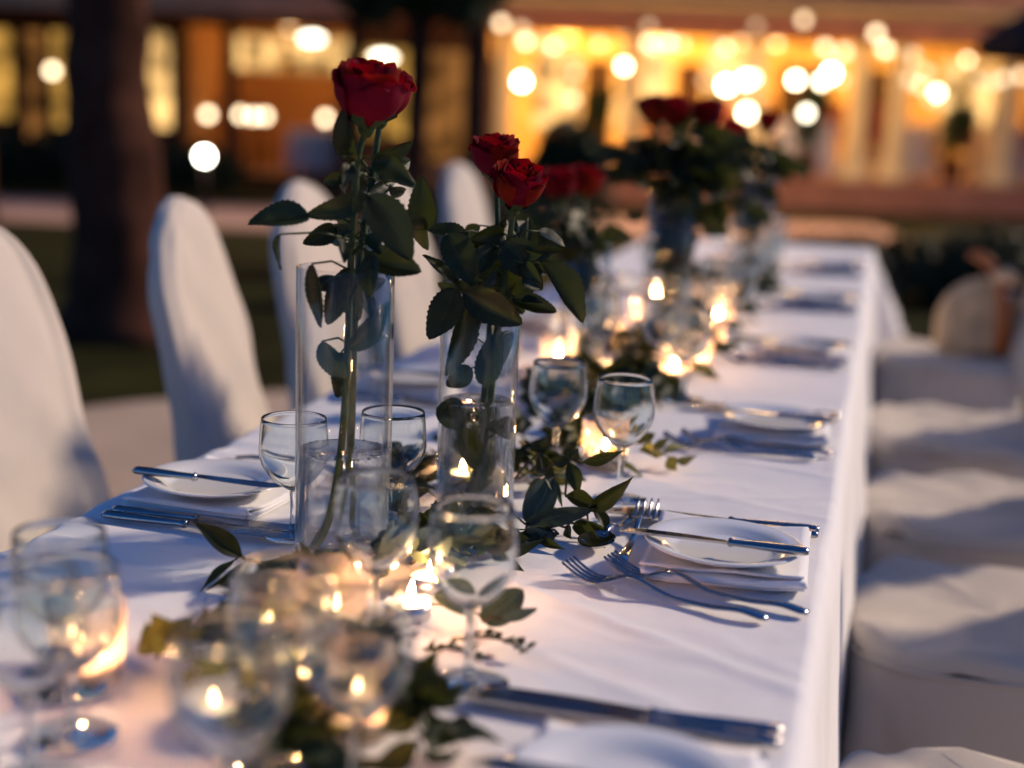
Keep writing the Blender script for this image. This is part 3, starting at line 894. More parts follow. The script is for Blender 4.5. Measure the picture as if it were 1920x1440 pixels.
# ------------------------------------------------------------------ table and cloth
TZ = 0.75
Y0, Y1, HW = 0.30, 5.17, 0.40
tb = thing('banquet_table', 'long banquet table hidden under the white cloth', 'table', (0, (Y0 + Y1) / 2, 0))
add('tabletop', mesh('tabletop', *box(-.385, .385, Y0 + .015, Y1 - .015, .705, .742), M_WOOD, smooth=False), tb, Matrix.Identity(4))
for x in (-.33, .33):
    for y in (.5, 2.6, 2.9, 4.95):
        add('leg', mesh('leg', *tube([(x, y, 0.005), (x, y, .70)], .016, 8), M_SILVER), tb, Matrix.Identity(4))

RIDGES = [  # creases pressed or pushed into the cloth: x0, y0, x1, y1, height, width
    (0.085, 1.275, 0.25, 1.175, .0034, .009), (0.25, 1.175, 0.385, 1.095, .0030, .010), (0.12, 1.30, 0.20, 1.262, .002, .008),
    (-0.385, 1.16, -0.20, 1.02, .006, .016), (-0.36, 1.10, -0.12, 0.98, .004, .018), (-0.30, 1.05, -0.10, 0.93, .003, .02),
    (0.22, 1.66, 0.39, 1.60, .0018, .008), (-0.38, 1.24, -0.15, 1.215, .0022, .013), (-0.34, 1.19, -0.13, 1.175, .0022, .012), (-0.30, 1.13, -0.13, 1.125, .0018, .012),
    (0.30, 1.20, 0.39, 1.12, .0012, .01), (-0.39, 1.29, -0.2, 1.27, .0018, .012),
]
RIDGES += [(0.20, 1.62, 0.39, 1.70, .0020, .010), (0.17, 1.10, 0.36, 0.99, .0020, .009), (0.20, 1.86, 0.38, 1.80, .0022, .010), (0.15, 1.19, 0.30, 1.13, .0014, .008), (0.16, 2.42, 0.38, 2.33, .0022, .014), (0.18, 2.55, 0.38, 2.50, .0018, .012), (0.2, 3.2, 0.39, 3.08, .002, .014), (.397, .8, .39, 2.2, .0016, .01)]
for yy in (0.98, 2.44, 3.9):      # ironed cross folds
    RIDGES.append((-.4, yy, .4, yy, .0012, .006))


def wrinkle(x, y):
    h = 0.0022 * noise.noise(Vector((x * 4.5, y * 4.5, 0))) + 0.0010 * noise.noise(Vector((x * 15, y * 20, 3))) + 0.0004 * noise.noise(Vector((x * 50, y * 40, 8)))
    if x < 0.05:
        k = min(1.0, (0.05 - x) / .2)
        h += k * 0.0020 * noise.noise(Vector((x * 9 + 3, y * 34 + x * 6, 7)))
        h += k * 0.0013 * noise.noise(Vector((x * 14 - 3, y * 60 - x * 10, 1)))
    for x0, y0, x1, y1, hh, ww in RIDGES:
        dx, dy = x1 - x0, y1 - y0
        L2 = dx * dx + dy * dy
        t = ((x - x0) * dx + (y - y0) * dy) / L2
        if -.15 < t < 1.15:
            px, py = x0 + dx * t, y0 + dy * t
            wob = .006 * noise.noise(Vector((t * 3, x0 * 9, y0 * 9)))
            s = ((x - px) * -dy + (y - py) * dx) / math.sqrt(L2) + wob
            e = min(1, (t + .15) / .2, (1.15 - t) / .2)
            q = s / ww
            h += hh * e * math.exp(-q * q if s < 0 else -(q * 1.7) ** 2)
    return h


def axis_samples(lo, hi, step, drop, nd):
    """arc length samples along one direction: drop side, top, drop side"""
    a = [lo - drop * (1 - (i / nd)) for i in range(nd)]
    a += [lo + (hi - lo) * i / step for i in range(step + 1)]
    a += [hi + drop * ((i + 1) / nd) for i in range(nd)]
    return a


DROP = 0.52
xs = axis_samples(-HW, HW, 110, DROP, 26)
ys = [Y0 - DROP * (1 - i / 14) for i in range(14)]
y = Y0
while y < Y1:
    ys.append(y)
    y += 0.008 if y < 1.9 else (0.014 if y < 3 else 0.03)
ys += [Y1 + DROP * i / 16 for i in range(17)]
cv = []
RC = 0.014
for yy in ys:
    for xx in xs:
        ex = max(0.0, abs(xx) - HW); ey = max(0.0, yy - Y1, Y0 - yy)
        sx = 1 if xx > 0 else -1; sy = 1 if yy > Y1 else -1
        X = max(-HW, min(HW, xx)); Y = max(Y0, min(Y1, yy))
        Z = TZ
        if ex == 0 and ey == 0:
            Z += wrinkle(X, Y)
            ed = min(HW - abs(X), Y - Y0, Y1 - Y)
            X += (X / HW) ** 3 * (.004 * noise.noise(Vector((Y * 3.3, 9, 1 if X > 0 else 2))) + .0018 * noise.noise(Vector((Y * 13, 4, 1))))
            if ed < RC: Z -= RC - math.sqrt(max(0, RC * RC - (RC - ed) ** 2))
        else:
            d = max(ex, ey); mn = min(ex, ey)
            Z = TZ - RC - d
            fold = min(1, d / .45)
            if ex >= ey and ex > 0:
                X += sx * (.004 * noise.noise(Vector((Y * 3.3, 9, 1 if sx > 0 else 2))) + .0018 * noise.noise(Vector((Y * 13, 4, 1))))
                ph = Y * 9.5 + 1.6 * noise.noise(Vector((Y * 2.1, 3, sx)))
                off = (.012 + .028 * (math.sin(ph) * .5 + .5) + .012 * noise.noise(Vector((Y * 7, d * 2, sx)))) * fold + .004 * noise.noise(Vector((Y * 11, d * 6, 2))) + .004
                X += sx * off
                Y += .02 * fold * math.cos(ph)
                Y += sy * mn * .55 if ey > 0 else 0
            else:
                ph = X * 11
                off = (.015 + .03 * (math.sin(ph) * .5 + .5)) * fold
                Y += sy * off
            if mn > 0:
                X += sx * mn * .32; Y += sy * mn * .32
                Z += mn * .16
        cv.append((X, Y, Z))
tc_ = add('tablecloth', mesh('tablecloth', cv, grid_faces(len(xs), len(ys)), M_CLOTH))
tag(tc_, 'creased white linen cloth covering the long dinner table', 'tablecloth')

# ------------------------------------------------------------------ covered chairs


def sup(a, n):
    c, s = math.cos(a), math.sin(a)
    return math.copysign(abs(c) ** (2 / n), c), math.copysign(abs(s) ** (2 / n), s)


NB = 56


def chair_meshes(seed):
    v = []; zs = [0.40 + 0.62 * (i / 44) ** 0.9 for i in range(45)]
    for z in zs:
        t = (z - .40) / .62
        wy = .200 - .02 * t
        if z > .80: wy *= max(.0, 1 - ((z - .80) / .2205) ** 2.3) ** .52
        tx = .036 * (1 - .25 * t)
        if z > .96: tx *= max(.05, math.sqrt(max(0, 1 - ((z - .96) / .062) ** 2)))
        wy = max(wy, .004)
        cx = -.215 - .125 * t
        low = max(0, 1 - (z - .40) / .25)
        for i in range(NB):
            a = 2 * PI * i / NB
            px, py = sup(a, 3.2)
            p = Vector((cx + px * tx, py * wy, z))
            nn = noise.noise(Vector((p.y * 6 + seed, p.z * 3.5, px * 2 + seed))) * .011 + noise.noise(Vector((p.y * 13 + p.z * 9, p.z * 4, px * 3 + seed))) * .007
            nn += .022 * low * noise.noise(Vector((p.y * 16, p.z * 5 + p.y * 12, seed)))
            rg = 1 - abs(noise.noise(Vector((p.y * 7 + p.z * 4 + seed, p.z * 2.5 - p.y * 3, px + seed)))) * 3
            nn += .007 * max(0, rg) * (.35 + low)
            if px > .3: nn += .006 * math.exp(-((abs(py) - .82) / .06) ** 2) - .004 * math.exp(-((abs(py) - .70) / .05) ** 2)      # seam
            p += Vector((px, py * .5, 0)) * nn
            p += Vector((px * .02 * low, py * .02 * low, 0))
            v.append(p)
    f = grid_faces(NB, 45, True) + [tuple(44 * NB + i for i in range(NB))]
    back = mesh('back_cover', v, f, M_COVER)
    # seat
    v = []; prof = [(.002, .478), (.25, .477), (.5, .475), (.75, .473), (.9, .470), (.965, .464), (1.0, .452), (1.008, .435)]
    rings = []
    for s, z in prof:
        for i in range(NB):
            a = 2 * PI * i / NB
            px, py = sup(a, 3.6)
            q = Vector((px * .225 * s, py * .225 * s, z - .016 * (1 - min(1, s) ** 2) + .012 * noise.noise(Vector((px * s * 2 + seed, py * s * 3, 5))) + .009 * max(0, 1 - abs(noise.noise(Vector((px * s * 2.2 + seed * 2, py * s * 2.2, 3)))) * 3.5) + .006 * s * math.sin(math.atan2(py, px) * 8 + seed) * max(0, s - .3) + .006 * noise.noise(Vector((px * s * 7, py * s * 5 + seed, 9)))))
            v.append(q)
    seat = mesh('seat_cover', v, grid_faces(NB, len(prof), True), M_COVER)
    # skirt
    v = []; n2 = 120; nz = 22
    for j in range(nz):
        t = j / (nz - 1); z = .437 - .42 * t
        for i in range(n2):
            a = 2 * PI * i / n2
            px, py = sup(a, 3.6)
            fl = 1 + .10 * t
            rip = (.016 * math.sin(a * 10 + 3 * noise.noise(Vector((px * 1.5, py * 1.5, seed)))) + .026 * noise.noise(Vector((px * 3 + seed, py * 3, t * 1.5)))) * t
            dg = .018 * math.sin(PI * min(1, t * 1.3)) * noise.noise(Vector((px * 5 + t * 3, py * 5 - t * 4, seed)))
            rg = max(0, 1 - abs(noise.noise(Vector((px * 2.4 + seed, py * 2.4 + t * 1.6, t * 1.1)))) * 3.2)
            k = .227 * fl + rip + dg + .016 * rg * min(1, t * 2)
            v.append((px * k, py * k, z))
    skirt = mesh('skirt', v, grid_faces(n2, nz, True), M_COVER)
    pv = []
    pts = []
    for i in range(NB):
        a = 2 * PI * i / NB; px, py = sup(a, 3.6)
        pts.append((px * .2285, py * .2285, .439))
    pv, pf = tube(pts + [pts[0]], .0035, 6, cap=False)
    piping = mesh('piping', pv, pf, M_COVER)
    return back, seat, skirt, piping


CM = [chair_meshes(s) for s in (1.3, 5.1, 9.7)]


def covered_chair(x, y, rz, label, i, group):
    M = Matrix.Translation((x, y, 0)) @ Matrix.Rotation(rz, 4, 'Z')
    o = thing('covered_chair', label, 'chair', M, group)
    b, s, k, p = CM[i % 3]
    add('back_cover', b, o); sc_ = add('seat_cover', s, o); add('skirt', k, o); add('piping', p, sc_)
    return o


LG, RG = 'white covered chairs on the lawn side', 'white covered chairs on the side without trees'
for i, (x, y, a, lb) in enumerate((
        (-.500, 1.75, 0, 'white covered chair with leaf shadows on its back, first on the tree side'),
        (-.465, 2.37, 9, 'white covered chair turned slightly away, just before the thick tree trunk'),
        (-.505, 2.97, 0, 'white covered chair right behind the tall vase of the dark red rose'),
        (-.535, 4.27, -2, 'white covered chair with its rounded top between the two front rose vases'),
        (-.52, 3.60, 0, 'white covered chair on the tree side hidden behind the middle roses'))):
    covered_chair(x, y, R(a), lb, i, None)
for i, (x, y, a, lb) in enumerate((
        (.625, 1.43, 180, 'white covered chair pulled up to the setting with two crossed forks'),
        (.640, 2.19, 181, 'white covered chair with a piped seat edge beside the blurred second napkin'),
        (.645, 2.84, 179, 'white covered chair beside the third blurred place setting'),
        (.640, 3.56, 180, 'white covered chair next to the chair that carries the handbag'),
        (.655, 4.72, 180, 'white covered chair at the table end carrying a cream handbag'))):
    covered_chair(x, y, R(a), lb, i + 1, None)

# handbag on the last chair
o = thing('handbag', 'cream handbag with brown leather strap on the last chair seat', 'handbag', Matrix.Translation((.745, 4.74, .482)) @ Matrix.Rotation(R(12), 4, 'Z'))
M_BAG = pmat('cream_bag_fabric', (0.66, 0.44, 0.24), rough=0.75, var=0.35, scale=14, bump=0.5, bscale=50)
M_LEATHER = pmat('tan_leather', (0.40, 0.11, 0.02), rough=0.45, var=0.25, scale=10)
v = []
for j in range(15):
    t = j / 14; z = .23 * t
    k = (1 - max(0, (t - .25) / .75) ** 2.4) ** .5 if t < 1 else .02
    k = max(k, .03)
    for i in range(28):
        a = 2 * PI * i / 28; px, py = sup(a, 2.8)
        v.append((px * .135 * k * (1 + .06 * math.sin(t * 3)), py * .06 * (1 - .5 * t), z))
bb = add('body', mesh('bag_body', v, grid_faces(28, 15, True) + [tuple(range(27, -1, -1))], M_BAG), o)
add('strap', mesh('strap', *tube([(.055, -.068, .0), (.055, -.066, .12), (.05, -.05, .20), (.03, -.02, .26), (-.02, .0, .30), (-.05, .01, .31)], [.022, .023, .022, .020, .018, .014], 8), M_LEATHER), o)
add('flap', mesh('flap', *tube([(.02, -.03, .23), (.06, -.05, .25), (.10, -.05, .22)], [.02, .03, .02], 8), M_BAG), o)
add('buckle', mesh('buckle', *sphere(.016), M_SILVER), o, WM[o.name] @ Matrix.Translation((.07, -.075, .19)))

# ------------------------------------------------------------------ crockery and cutlery
ZT = TZ + 0.0025


def goblet_meshes(H, rim, belly, stem_h):
    bowl_h = H - stem_h
    outer = []
    for i in range(19):
        t = i / 18
        r = belly * (math.sin(min(1, t / .55) * PI / 2) ** .62) if t < .55 else belly + (rim - belly) * ((t - .55) / .45) ** 1.5
        outer.append((max(r, .0045), stem_h + bowl_h * t))
    wall = .0011
    inner = [(max(r - wall, .0006), z + (.004 if i == 0 else .0022 * (1 - i / 18))) for i, (r, z) in enumerate(outer)][::-1]
    bowl = mesh('bowl', *lathe(outer + [(rim - wall * .5, H + .0007)] + inner, 48), M_GLASS)
    st = [(.0052, .006), (.0042, .012), (.0036, .02), (.0036, stem_h - .012), (.0045, stem_h)]
    st = [(.011, .0045), (.007, .0055)] + st
    stem = mesh('stem', *lathe(st, 20), M_GLASS)
    foot = mesh('foot', *lathe([(.0005, .0006), (.031, 0), (.0325, .0012), (.0315, .0022), (.022, .0032), (.011, .0045)], 44), M_GLASS)
    return bowl, stem, foot


GOB_A = goblet_meshes(.125, .0335, .036, .048)
GOB_B = goblet_meshes(.145, .031, .0355, .062)
FLUTE = goblet_meshes(.205, .024, .0275, .085)


def goblet(x, y, gm, label, group=None):
    o = thing('wine_glass', label, 'glass', (x, y, ZT), group)
    for n, m in zip(('bowl', 'stem', 'foot'), gm): add(n, m, o)
    return o


FG = 'blurred empty glasses at the near end'
for x, y, g, lb, gr in (
        (-.145, 1.325, GOB_A, 'short round goblet beside the tall vase, next to the stacked knives', None),
        (-.062, 1.395, GOB_A, 'short round goblet standing right behind the tall vase', None),
        (.040, 1.065, GOB_B, 'empty wine glass in front of the tall vase, nearer the tealight', None),
        (.138, 1.012, GOB_B, 'empty wine glass with a slim stem before the shorter vase', None),
        (.058, 1.655, GOB_B, 'empty wine glass behind the shorter vase, over golden lit leaves', None),
        (.152, 1.585, GOB_B, 'empty wine glass by the crossed forks, lit gold from behind', None),
        (.128, .790, GOB_B, 'nearest blurred wine glass, beside the near plate and dinner knives', None), (.060, .830, GOB_B, 'blurred wine glass over the big olive leaves', None),
        (-.085, .760, GOB_B, 'blurred wine glass right behind the tall flute', None), (-.150, .900, GOB_A, 'blurred short goblet standing apart toward the stacked knives', None), (-.10, .83, GOB_A, 'blurred short goblet beside the tealight farthest on the tree side', None),
        (.078, .715, GOB_B, 'blurred wine glass right before the glass over the olive leaves', None), (-.150, .760, GOB_B, 'blurred wine glass on the outside of the tall flute', None),
        (-.105, .690, FLUTE, 'tall slim flute at the near end, the only one among the goblets', None), 
        (-.050, 2.45, GOB_B, 'far blurred wine glass in the row of candles', 'far blurred wine glasses'), (.10, 2.62, GOB_B, 'far blurred wine glass in the row of candles', 'far blurred wine glasses'), (-.03, 3.2, GOB_B, 'far blurred wine glass in the row of candles', 'far blurred wine glasses'),
        (.12, 3.42, GOB_B, 'far blurred wine glass in the row of candles', 'far blurred wine glasses'), (.13, 3.85, GOB_B, 'far blurred wine glass in the row of candles', 'far blurred wine glasses'), (.00, 4.0, GOB_B, 'far blurred wine glass in the row of candles', 'far blurred wine glasses'), (-.02, 2.30, GOB_B, 'far blurred wine glass in the row of candles', 'far blurred wine glasses'),
        (.14, 2.20, GOB_B, 'wine glass beside the second right napkin', None), (.085, 2.30, GOB_B, 'wine glass near the middle vases', None), (.15, 2.90, GOB_B, 'far blurred wine glass in the row of candles', 'far blurred wine glasses'),
        (.09, 3.02, GOB_B, 'far blurred wine glass in the row of candles', 'far blurred wine glasses'), (.15, 3.62, GOB_B, 'far blurred wine glass in the row of candles', 'far blurred wine glasses'),
        (-.12, 2.02, GOB_A, 'goblet on the tree side behind the front goblets', None), (-.13, 2.75, GOB_A, 'far blurred goblet on the tree side of the garland', 'far blurred goblets'), (-.12, 3.5, GOB_A, 'far blurred goblet on the tree side of the garland', 'far blurred goblets'), (.11, 4.3, GOB_B, 'far blurred wine glass in the row of candles', 'far blurred wine glasses')):
    goblet(x, y, g, lb, gr)


def ribbon(pts, widths, thick, crown=0.3):
    """flattened rod along pts (in xz plane, y is width)"""
    pts = [Vector(p) for p in pts]; v = []; n = 10
    for i, p in enumerate(pts):
        t = (pts[min(i + 1, len(pts) - 1)] - pts[max(i - 1, 0)]).normalized()
        side = Vector((0, 1, 0)); up = t.cross(side) * -1
        if up.z < 0: up = -up
        th = thick[i] if hasattr(thick, '__len__') else thick
        for k in range(n):
            a = 2 * PI * k / n
            v.append(p + side * math.cos(a) * widths[i] * .5 + up * math.sin(a) * th * .5)
    return v, grid_faces(n, len(pts), True) + [tuple(range(n - 1, -1, -1)), tuple((len(pts) - 1) * n + k for k in range(n))]


def knife_meshes(L, bw):
    hl = L * .42
    hx = [0, .004, .02, .045, hl * .7, hl * .93, hl * .97, hl]
    hw = [.010, .0145, .0155, .014, .0115, .0105, .0150, .0125]
    ht = [.006, .0085, .009, .0085, .0075, .007, .0100, .008]
    handle = mesh('handle', *ribbon([(x, 0, .0055) for x in hx], hw, ht), M_SILVER)
    v = []; n = 24
    for i in range(n):
        t = i / (n - 1); x = hl + (L - hl) * t
        w = bw * (0.62 + .38 * math.sin(min(1, t * 1.6) * PI / 2))
        top = .0065 * 1
        edge = w * (1 - max(0, (t - .78) / .22) ** 2.4)
        v += [(x, top, .0048), (x, top, .0072), (x, top - edge, .0062), (x, top - edge, .0056)]
    blade = mesh('blade', v, grid_faces(4, n, True) + [(0, 1, 2, 3), tuple((n - 1) * 4 + k for k in (3, 2, 1, 0))], M_SILVER, smooth=False)
    return handle, blade


def fork_meshes(L, ntine=4):
    def zc(t):       # height profile along the fork
        return .003 + .012 * math.exp(-((t - .66) / .13) ** 2) + .0035 * math.exp(-((t - .12) / .1) ** 2) + (.016 * max(0, (t - .82) / .18) ** 1.6)
    xs_ = [i / 26 * .70 for i in range(27)]
    hw = []
    for t in xs_:
        hw.append(.0175 * (1 - .15 * (t / .1)) if t < .02 else (.018 - (.018 - .0068) * min(1, (t / .45)) ** .9))
    hw[0] = .010
    hp = [(t * L, 0, zc(t)) for t in xs_]
    handle = mesh('handle', *ribbon(hp, hw, .0042), M_SILVER)
    parts = []
    hx = [.685, .70, .72, .745, .775, .80]
    parts.append(ribbon([(t * L, 0, zc(t)) for t in hx], [.008, .011, .017, .023, .0255, .0260], .0030))
    for k in range(ntine):
        yk = (k - (ntine - 1) / 2) * .0068
        tx = [.785, .82, .87, .92, .97, 1.0]
        parts.append(ribbon([(t * L, yk * (1 + .02 * j), zc(t)) for j, t in enumerate(tx)], [.0050, .0048, .0045, .0041, .0034, .0020], .0028))
    head = mesh('head', *join(*parts), M_SILVER)
    return handle, head


def spoon_meshes(L):
    def zc(t): return .003 + .011 * math.exp(-((t - .62) / .13) ** 2) + .003 * math.exp(-((t - .12) / .1) ** 2) - .001
    xs_ = [i / 22 * .72 for i in range(23)]
    hw = [.009] + [.016 - (.016 - .006) * min(1, t / .45) ** .9 for t in xs_[1:]]
    handle = mesh('handle', *ribbon([(t * L, 0, zc(t)) for t in xs_], hw, .003), M_SILVER)
    v = []; nu, nv = 9, 12
    for j in range(nv):
        t = j / (nv - 1)
        hw_ = .019 * max(.02, math.sin(PI * (t * .93 + .05)) ** .6)
        for i in range(nu):
            u = -1 + 2 * i / (nu - 1)
            v.append(((.70 + .30 * t) * L, u * hw_, .0105 - .0085 * (1 - u * u) * math.sin(PI * t) ** .7))
    bowl = bpy.data.meshes.new('bowl')
    bowl = mesh('spoon_bowl', v + [(x, y, z - .0012) for x, y, z in v], grid_faces(nu, nv) + [tuple(i + nu * nv for i in q[::-1]) for q in grid_faces(nu, nv)], M_SILVER)
    return handle, bowl


KN = knife_meshes(.235, .019)
BK = knife_meshes(.185, .016)
FK = fork_meshes(.205)
SF = fork_meshes(.165)
SP = spoon_meshes(.19)


def cutlery(name, parts, names, M, label, cat, group=None):
    o = thing(name, label, cat, M, group)
    for n, m in zip(names, parts): add(n, m, o)
    return o


def at(x, y, z, deg, tilt=0, roll=0):
    return Matrix.Translation((x, y, z)) @ Matrix.Rotation(R(deg), 4, 'Z') @ Matrix.Rotation(R(tilt), 4, 'Y') @ Matrix.Rotation(R(roll), 4, 'X')


PLATE = mesh('plate', *lathe([(.0005, .004), (.045, .0035), (.052, .0045), (.058, .009), (.076, .0135), (.0785, .0145), (.0785, .0155), (.0765, .016), (.058, .0118), (.051, .0068), (.044, .006), (.0005, .006)], 64), M_PORC)


def napkin_mesh(lx, ly, seed, layers=4):
    pts = []; h = .0046
    for k in range(layers):
        n = 14; yl = ly * (1 - .03 * ((k * 7 + int(seed)) % 3))
        for i in range(n + 1):
            t = i / n if k % 2 == 0 else 1 - i / n
            pts.append((yl * (t - .5), .0022 + h * k))
        if k < layers - 1:
            sgn = 1 if k % 2 == 0 else -1
            for a in (20, 50, 90, 130, 160):
                pts.append((sgn * (yl * .5 + .0030 * math.sin(R(a))), .0022 + h * k + h * .5 * (1 - math.cos(R(a)))))
    v = []; nx = 26
    for j in range(nx):
        x = lx * (j / (nx - 1) - .5)
        for i, (y, z) in enumerate(pts):
            e = abs(y) / (ly / 2)
            lift = (.0030 * noise.noise(Vector((x * 9 + seed, y * 7, z * 60))) + .0012 * noise.noise(Vector((x * 26, y * 14 + seed, z * 200)))) * (z / .010)
            sag = 1 - .30 * (1 - min(1, e) ** 3)
            corner = .007 * max(0, e - .6) * max(0, abs(x) / (lx / 2) - .6) * 6 * (.4 + noise.noise(Vector((seed, x * 5, y * 5 + z * 30))))
            fl = .010 * noise.noise(Vector((seed, z * 70, 4 + math.copysign(2, x)))) * (abs(x) / (lx / 2)) ** 2
            v.append((x + fl, y + .006 * noise.noise(Vector((x * 8, z * 80 + seed, 2))), max(.0006, z * sag + lift + corner)))
    f = []; k = len(pts)
    for j in range(nx - 1):
        for i in range(k - 1):
            f.append((j * k + i, j * k + i + 1, (j + 1) * k + i + 1, (j + 1) * k + i))
    return mesh('napkin', v, f, M_NAPKIN)


NAPS = [napkin_mesh(.155, .185, s) for s in (2.2, 6.4, 11.1)]


def setting(side, yc, near, i, sharp=None):
    """side +1: diner at +X.  near: words naming this setting"""
    s = side
    rz = 0 if s > 0 else 180
    xc = .295 if s > 0 else -.275
    xe = .383 if s > 0 else -.355
    nap = tag(add('napkin', NAPS[i % 3], None, at(xc, yc - (.025 if yc < 1 else 0), ZT, rz + (2 if s > 0 else -3))), 'folded white linen napkin under the plate ' + near, 'napkin')
    md = nap.modifiers.new('thickness', 'SOLIDIFY'); md.thickness = .0022; md.offset = 0.0
    tag(add('side_plate', PLATE, None, at(xc, yc - .03, ZT + .0145, 0, 1.2)), 'small white porcelain plate on the napkin ' + near, 'plate')
    cutlery('butter_knife', BK, ('handle', 'blade'), at(xc + .085 * s, yc - .055, ZT + .030, 180 + rz - 2), 'silver butter knife resting across the plate ' + near, 'knife')
    d = s    # knives lie on the diner's right
    yk = yc + .105 * d
    for k in range(2):
        cutlery('dinner_knife', KN, ('handle', 'blade'), at(xe, yk + d * (.004 + .020 * k), ZT, 180 + rz + d * 2 * (k - .6)),
                'silver dinner knife %s the napkin %s' % (('nearer', 'farther from')[k], near), 'knife')
    yf = yc - .125 * d
    if sharp:
        return
    for k in range(2):
        cutlery('dinner_fork', FK, ('handle', 'head'), at(xe - .02 * k * s, yf - d * .028 * k, ZT, 180 + rz), 'silver fork %s the napkin %s' % (('nearer', 'farther from')[k], near), 'fork')


setting(1, 1.402, 'in the sharp right setting', 0, sharp=True)
cutlery('dinner_fork', FK, ('handle', 'head'), Matrix.Translation((.386, 1.262, ZT)) @ Matrix.Rotation(R(180 - 17), 4, 'Z'), 'long silver fork lying crossed over another fork on the cloth', 'fork')
cutlery('salad_fork', FK, ('handle', 'head'), Matrix.Translation((.352, 1.234, ZT)) @ Matrix.Rotation(R(180 - 16), 4, 'Z'), 'silver fork on the cloth farther from the napkin than its crossed neighbour', 'fork')
cutlery('dessert_fork', FK, ('handle', 'head'), at(.197, 1.333, ZT, 91, 0), 'silver dessert fork pointing away, between napkin and green sprig', 'fork')
cutlery('dessert_spoon', SP, ('handle', 'bowl'), at(.185, 1.555, ZT, 262), 'silver dessert spoon whose bowl shows under the leaf tips', 'spoon')
setting(1, .865, 'at the near end of the table', 1)
setting(1, 2.03, 'second on the right, beyond the gold lit glass', 2)
setting(1, 2.73, 'third on the right', 0)
setting(1, 3.50, 'fourth on the right', 1)
setting(1, 4.30, 'fifth on the right, nearest the handbag', 2)
setting(-1, 1.435, 'beside the short goblet', 2)
setting(-1, 2.12, 'behind the tall vase on the tree side', 1)
setting(-1, 2.85, 'third on the tree side', 0)
setting(-1, 3.60, 'fourth on the tree side', 2)

# ------------------------------------------------------------------ vases, roses, candles


def vase(x, y, h, r, level, label):
    o = thing('glass_vase', label, 'vase', (x, y, ZT))
    t = .0028
    add('wall', mesh('wall', *lathe([(.0005, 0), (r - .003, 0), (r, .003), (r, h - .001), (r - .0008, h), (r - t + .0008, h), (r - t, h - .001), (r - t, .014), (r - t - .004, .010), (.0005, .010)], 72), M_VASE), o)
    rw = r - t - .0004
    prof = [(.0005, .0108), (rw - .005, .0108), (rw, .0148), (rw, level - .0006), (rw - .0004, level + .0008), (rw - .002, level), (.0005, level - .0004)]
    wo = add('water', mesh('water', *lathe(prof, 64), M_WATER), o)
    rb_ = random.Random(int(h * 1000)); bv, bf = [], []
    for k in range(46):       # air bubbles caught along the waterline
        a_ = rb_.random() * 6.283; rr_ = rw * (.97 if k < 32 else math.sqrt(rb_.random()) * .9); s_ = rb_.uniform(.0007, .0019)
        sv, sf = lathe([(max(1e-5, s_ * math.sin(PI * i / 6)), -s_ * math.cos(PI * i / 6)) for i in range(7)], 8)
        bv, bf = join((bv, bf), ([(x_ + rr_ * math.cos(a_), y_ + rr_ * math.sin(a_), z_ + level + .0003) for x_, y_, z_ in sv], sf))
    tag(add('bubbles', mesh('bubbles', bv, bf, M_GLASS), wo), kind='stuff')
    return o


vase(-.075, 1.285, .289, .0475, .107, 'tall clear cylinder vase holding the two highest red roses')
vase(.005, 1.485, .225, .0435, .125, 'shorter clear cylinder vase of water with two red roses, behind the tall one')


def leaf_mesh(kind, seed, mat):
    rnd = random.Random(seed); nu, nv = 7, 23; v, uv = [], []
    droop = .08 + .36 * rnd.random(); foldk = .12 + .45 * rnd.random(); twist = rnd.uniform(-.7, .7); side = rnd.uniform(-.12, .12)
    for j in range(nv):
        t = j / (nv - 1)
        if kind == 'rose': wd = (math.sin(PI * min(1, t * .93 + .03) ** .85) ** .8) * (1 - .12 * t)
        elif kind == 'ruscus': wd = math.sin(PI * (t * .97 + .015) ** .9) ** 1.25
        else: wd = math.sin(PI * (t * .94 + .04) ** .95) ** .62
        if j == 0: wd = .05
        if j == nv - 1: wd = .02
        se = .045 * (1 if j % 2 else -1) if kind == 'rose' and 1 < j < nv - 1 else 0
        for i in range(nu):
            u = -1 + 2 * i / (nu - 1)
            k = .5 * wd * (1 + (se if abs(u) > .99 else 0))
            x = u * k
            z = -droop * t * t + foldk * abs(x) + .05 * noise.noise(Vector((u * 1.3 + seed, t * 3, seed)))
            a = twist * t
            v.append((x * math.cos(a) - z * math.sin(a) * .3 + side * math.sin(PI * t), t, z * 1.0 + x * math.sin(a)))
            uv.append((i / (nu - 1), t))
    return mesh(kind + '_leaf', v, grid_faces(nu, nv), mat, uv=uv)


LEAFS = {k: [leaf_mesh(k, s + 3, m) for s in range(6)] for k, m in (('rose', M_ROSELEAF), ('ruscus', M_RUSCUS), ('euc', M_EUC))}
LEAFS['gold'] = [leaf_mesh('ruscus', s + 31, M_YLEAF) for s in range(3)]


def put_leaf(parent, kind, base, tip, width, roll, i):
    b = Vector(base); t = Vector(tip)
    b.z = max(b.z, TZ + .006); t.z = max(t.z, TZ + .006)
    M, L = frame(b, t, R(roll))
    ms = LEAFS[kind]
    return add('leaf', ms[i % len(ms)], parent, M @ Matrix.Diagonal((width * 1.02, L, L * .8, 1)))


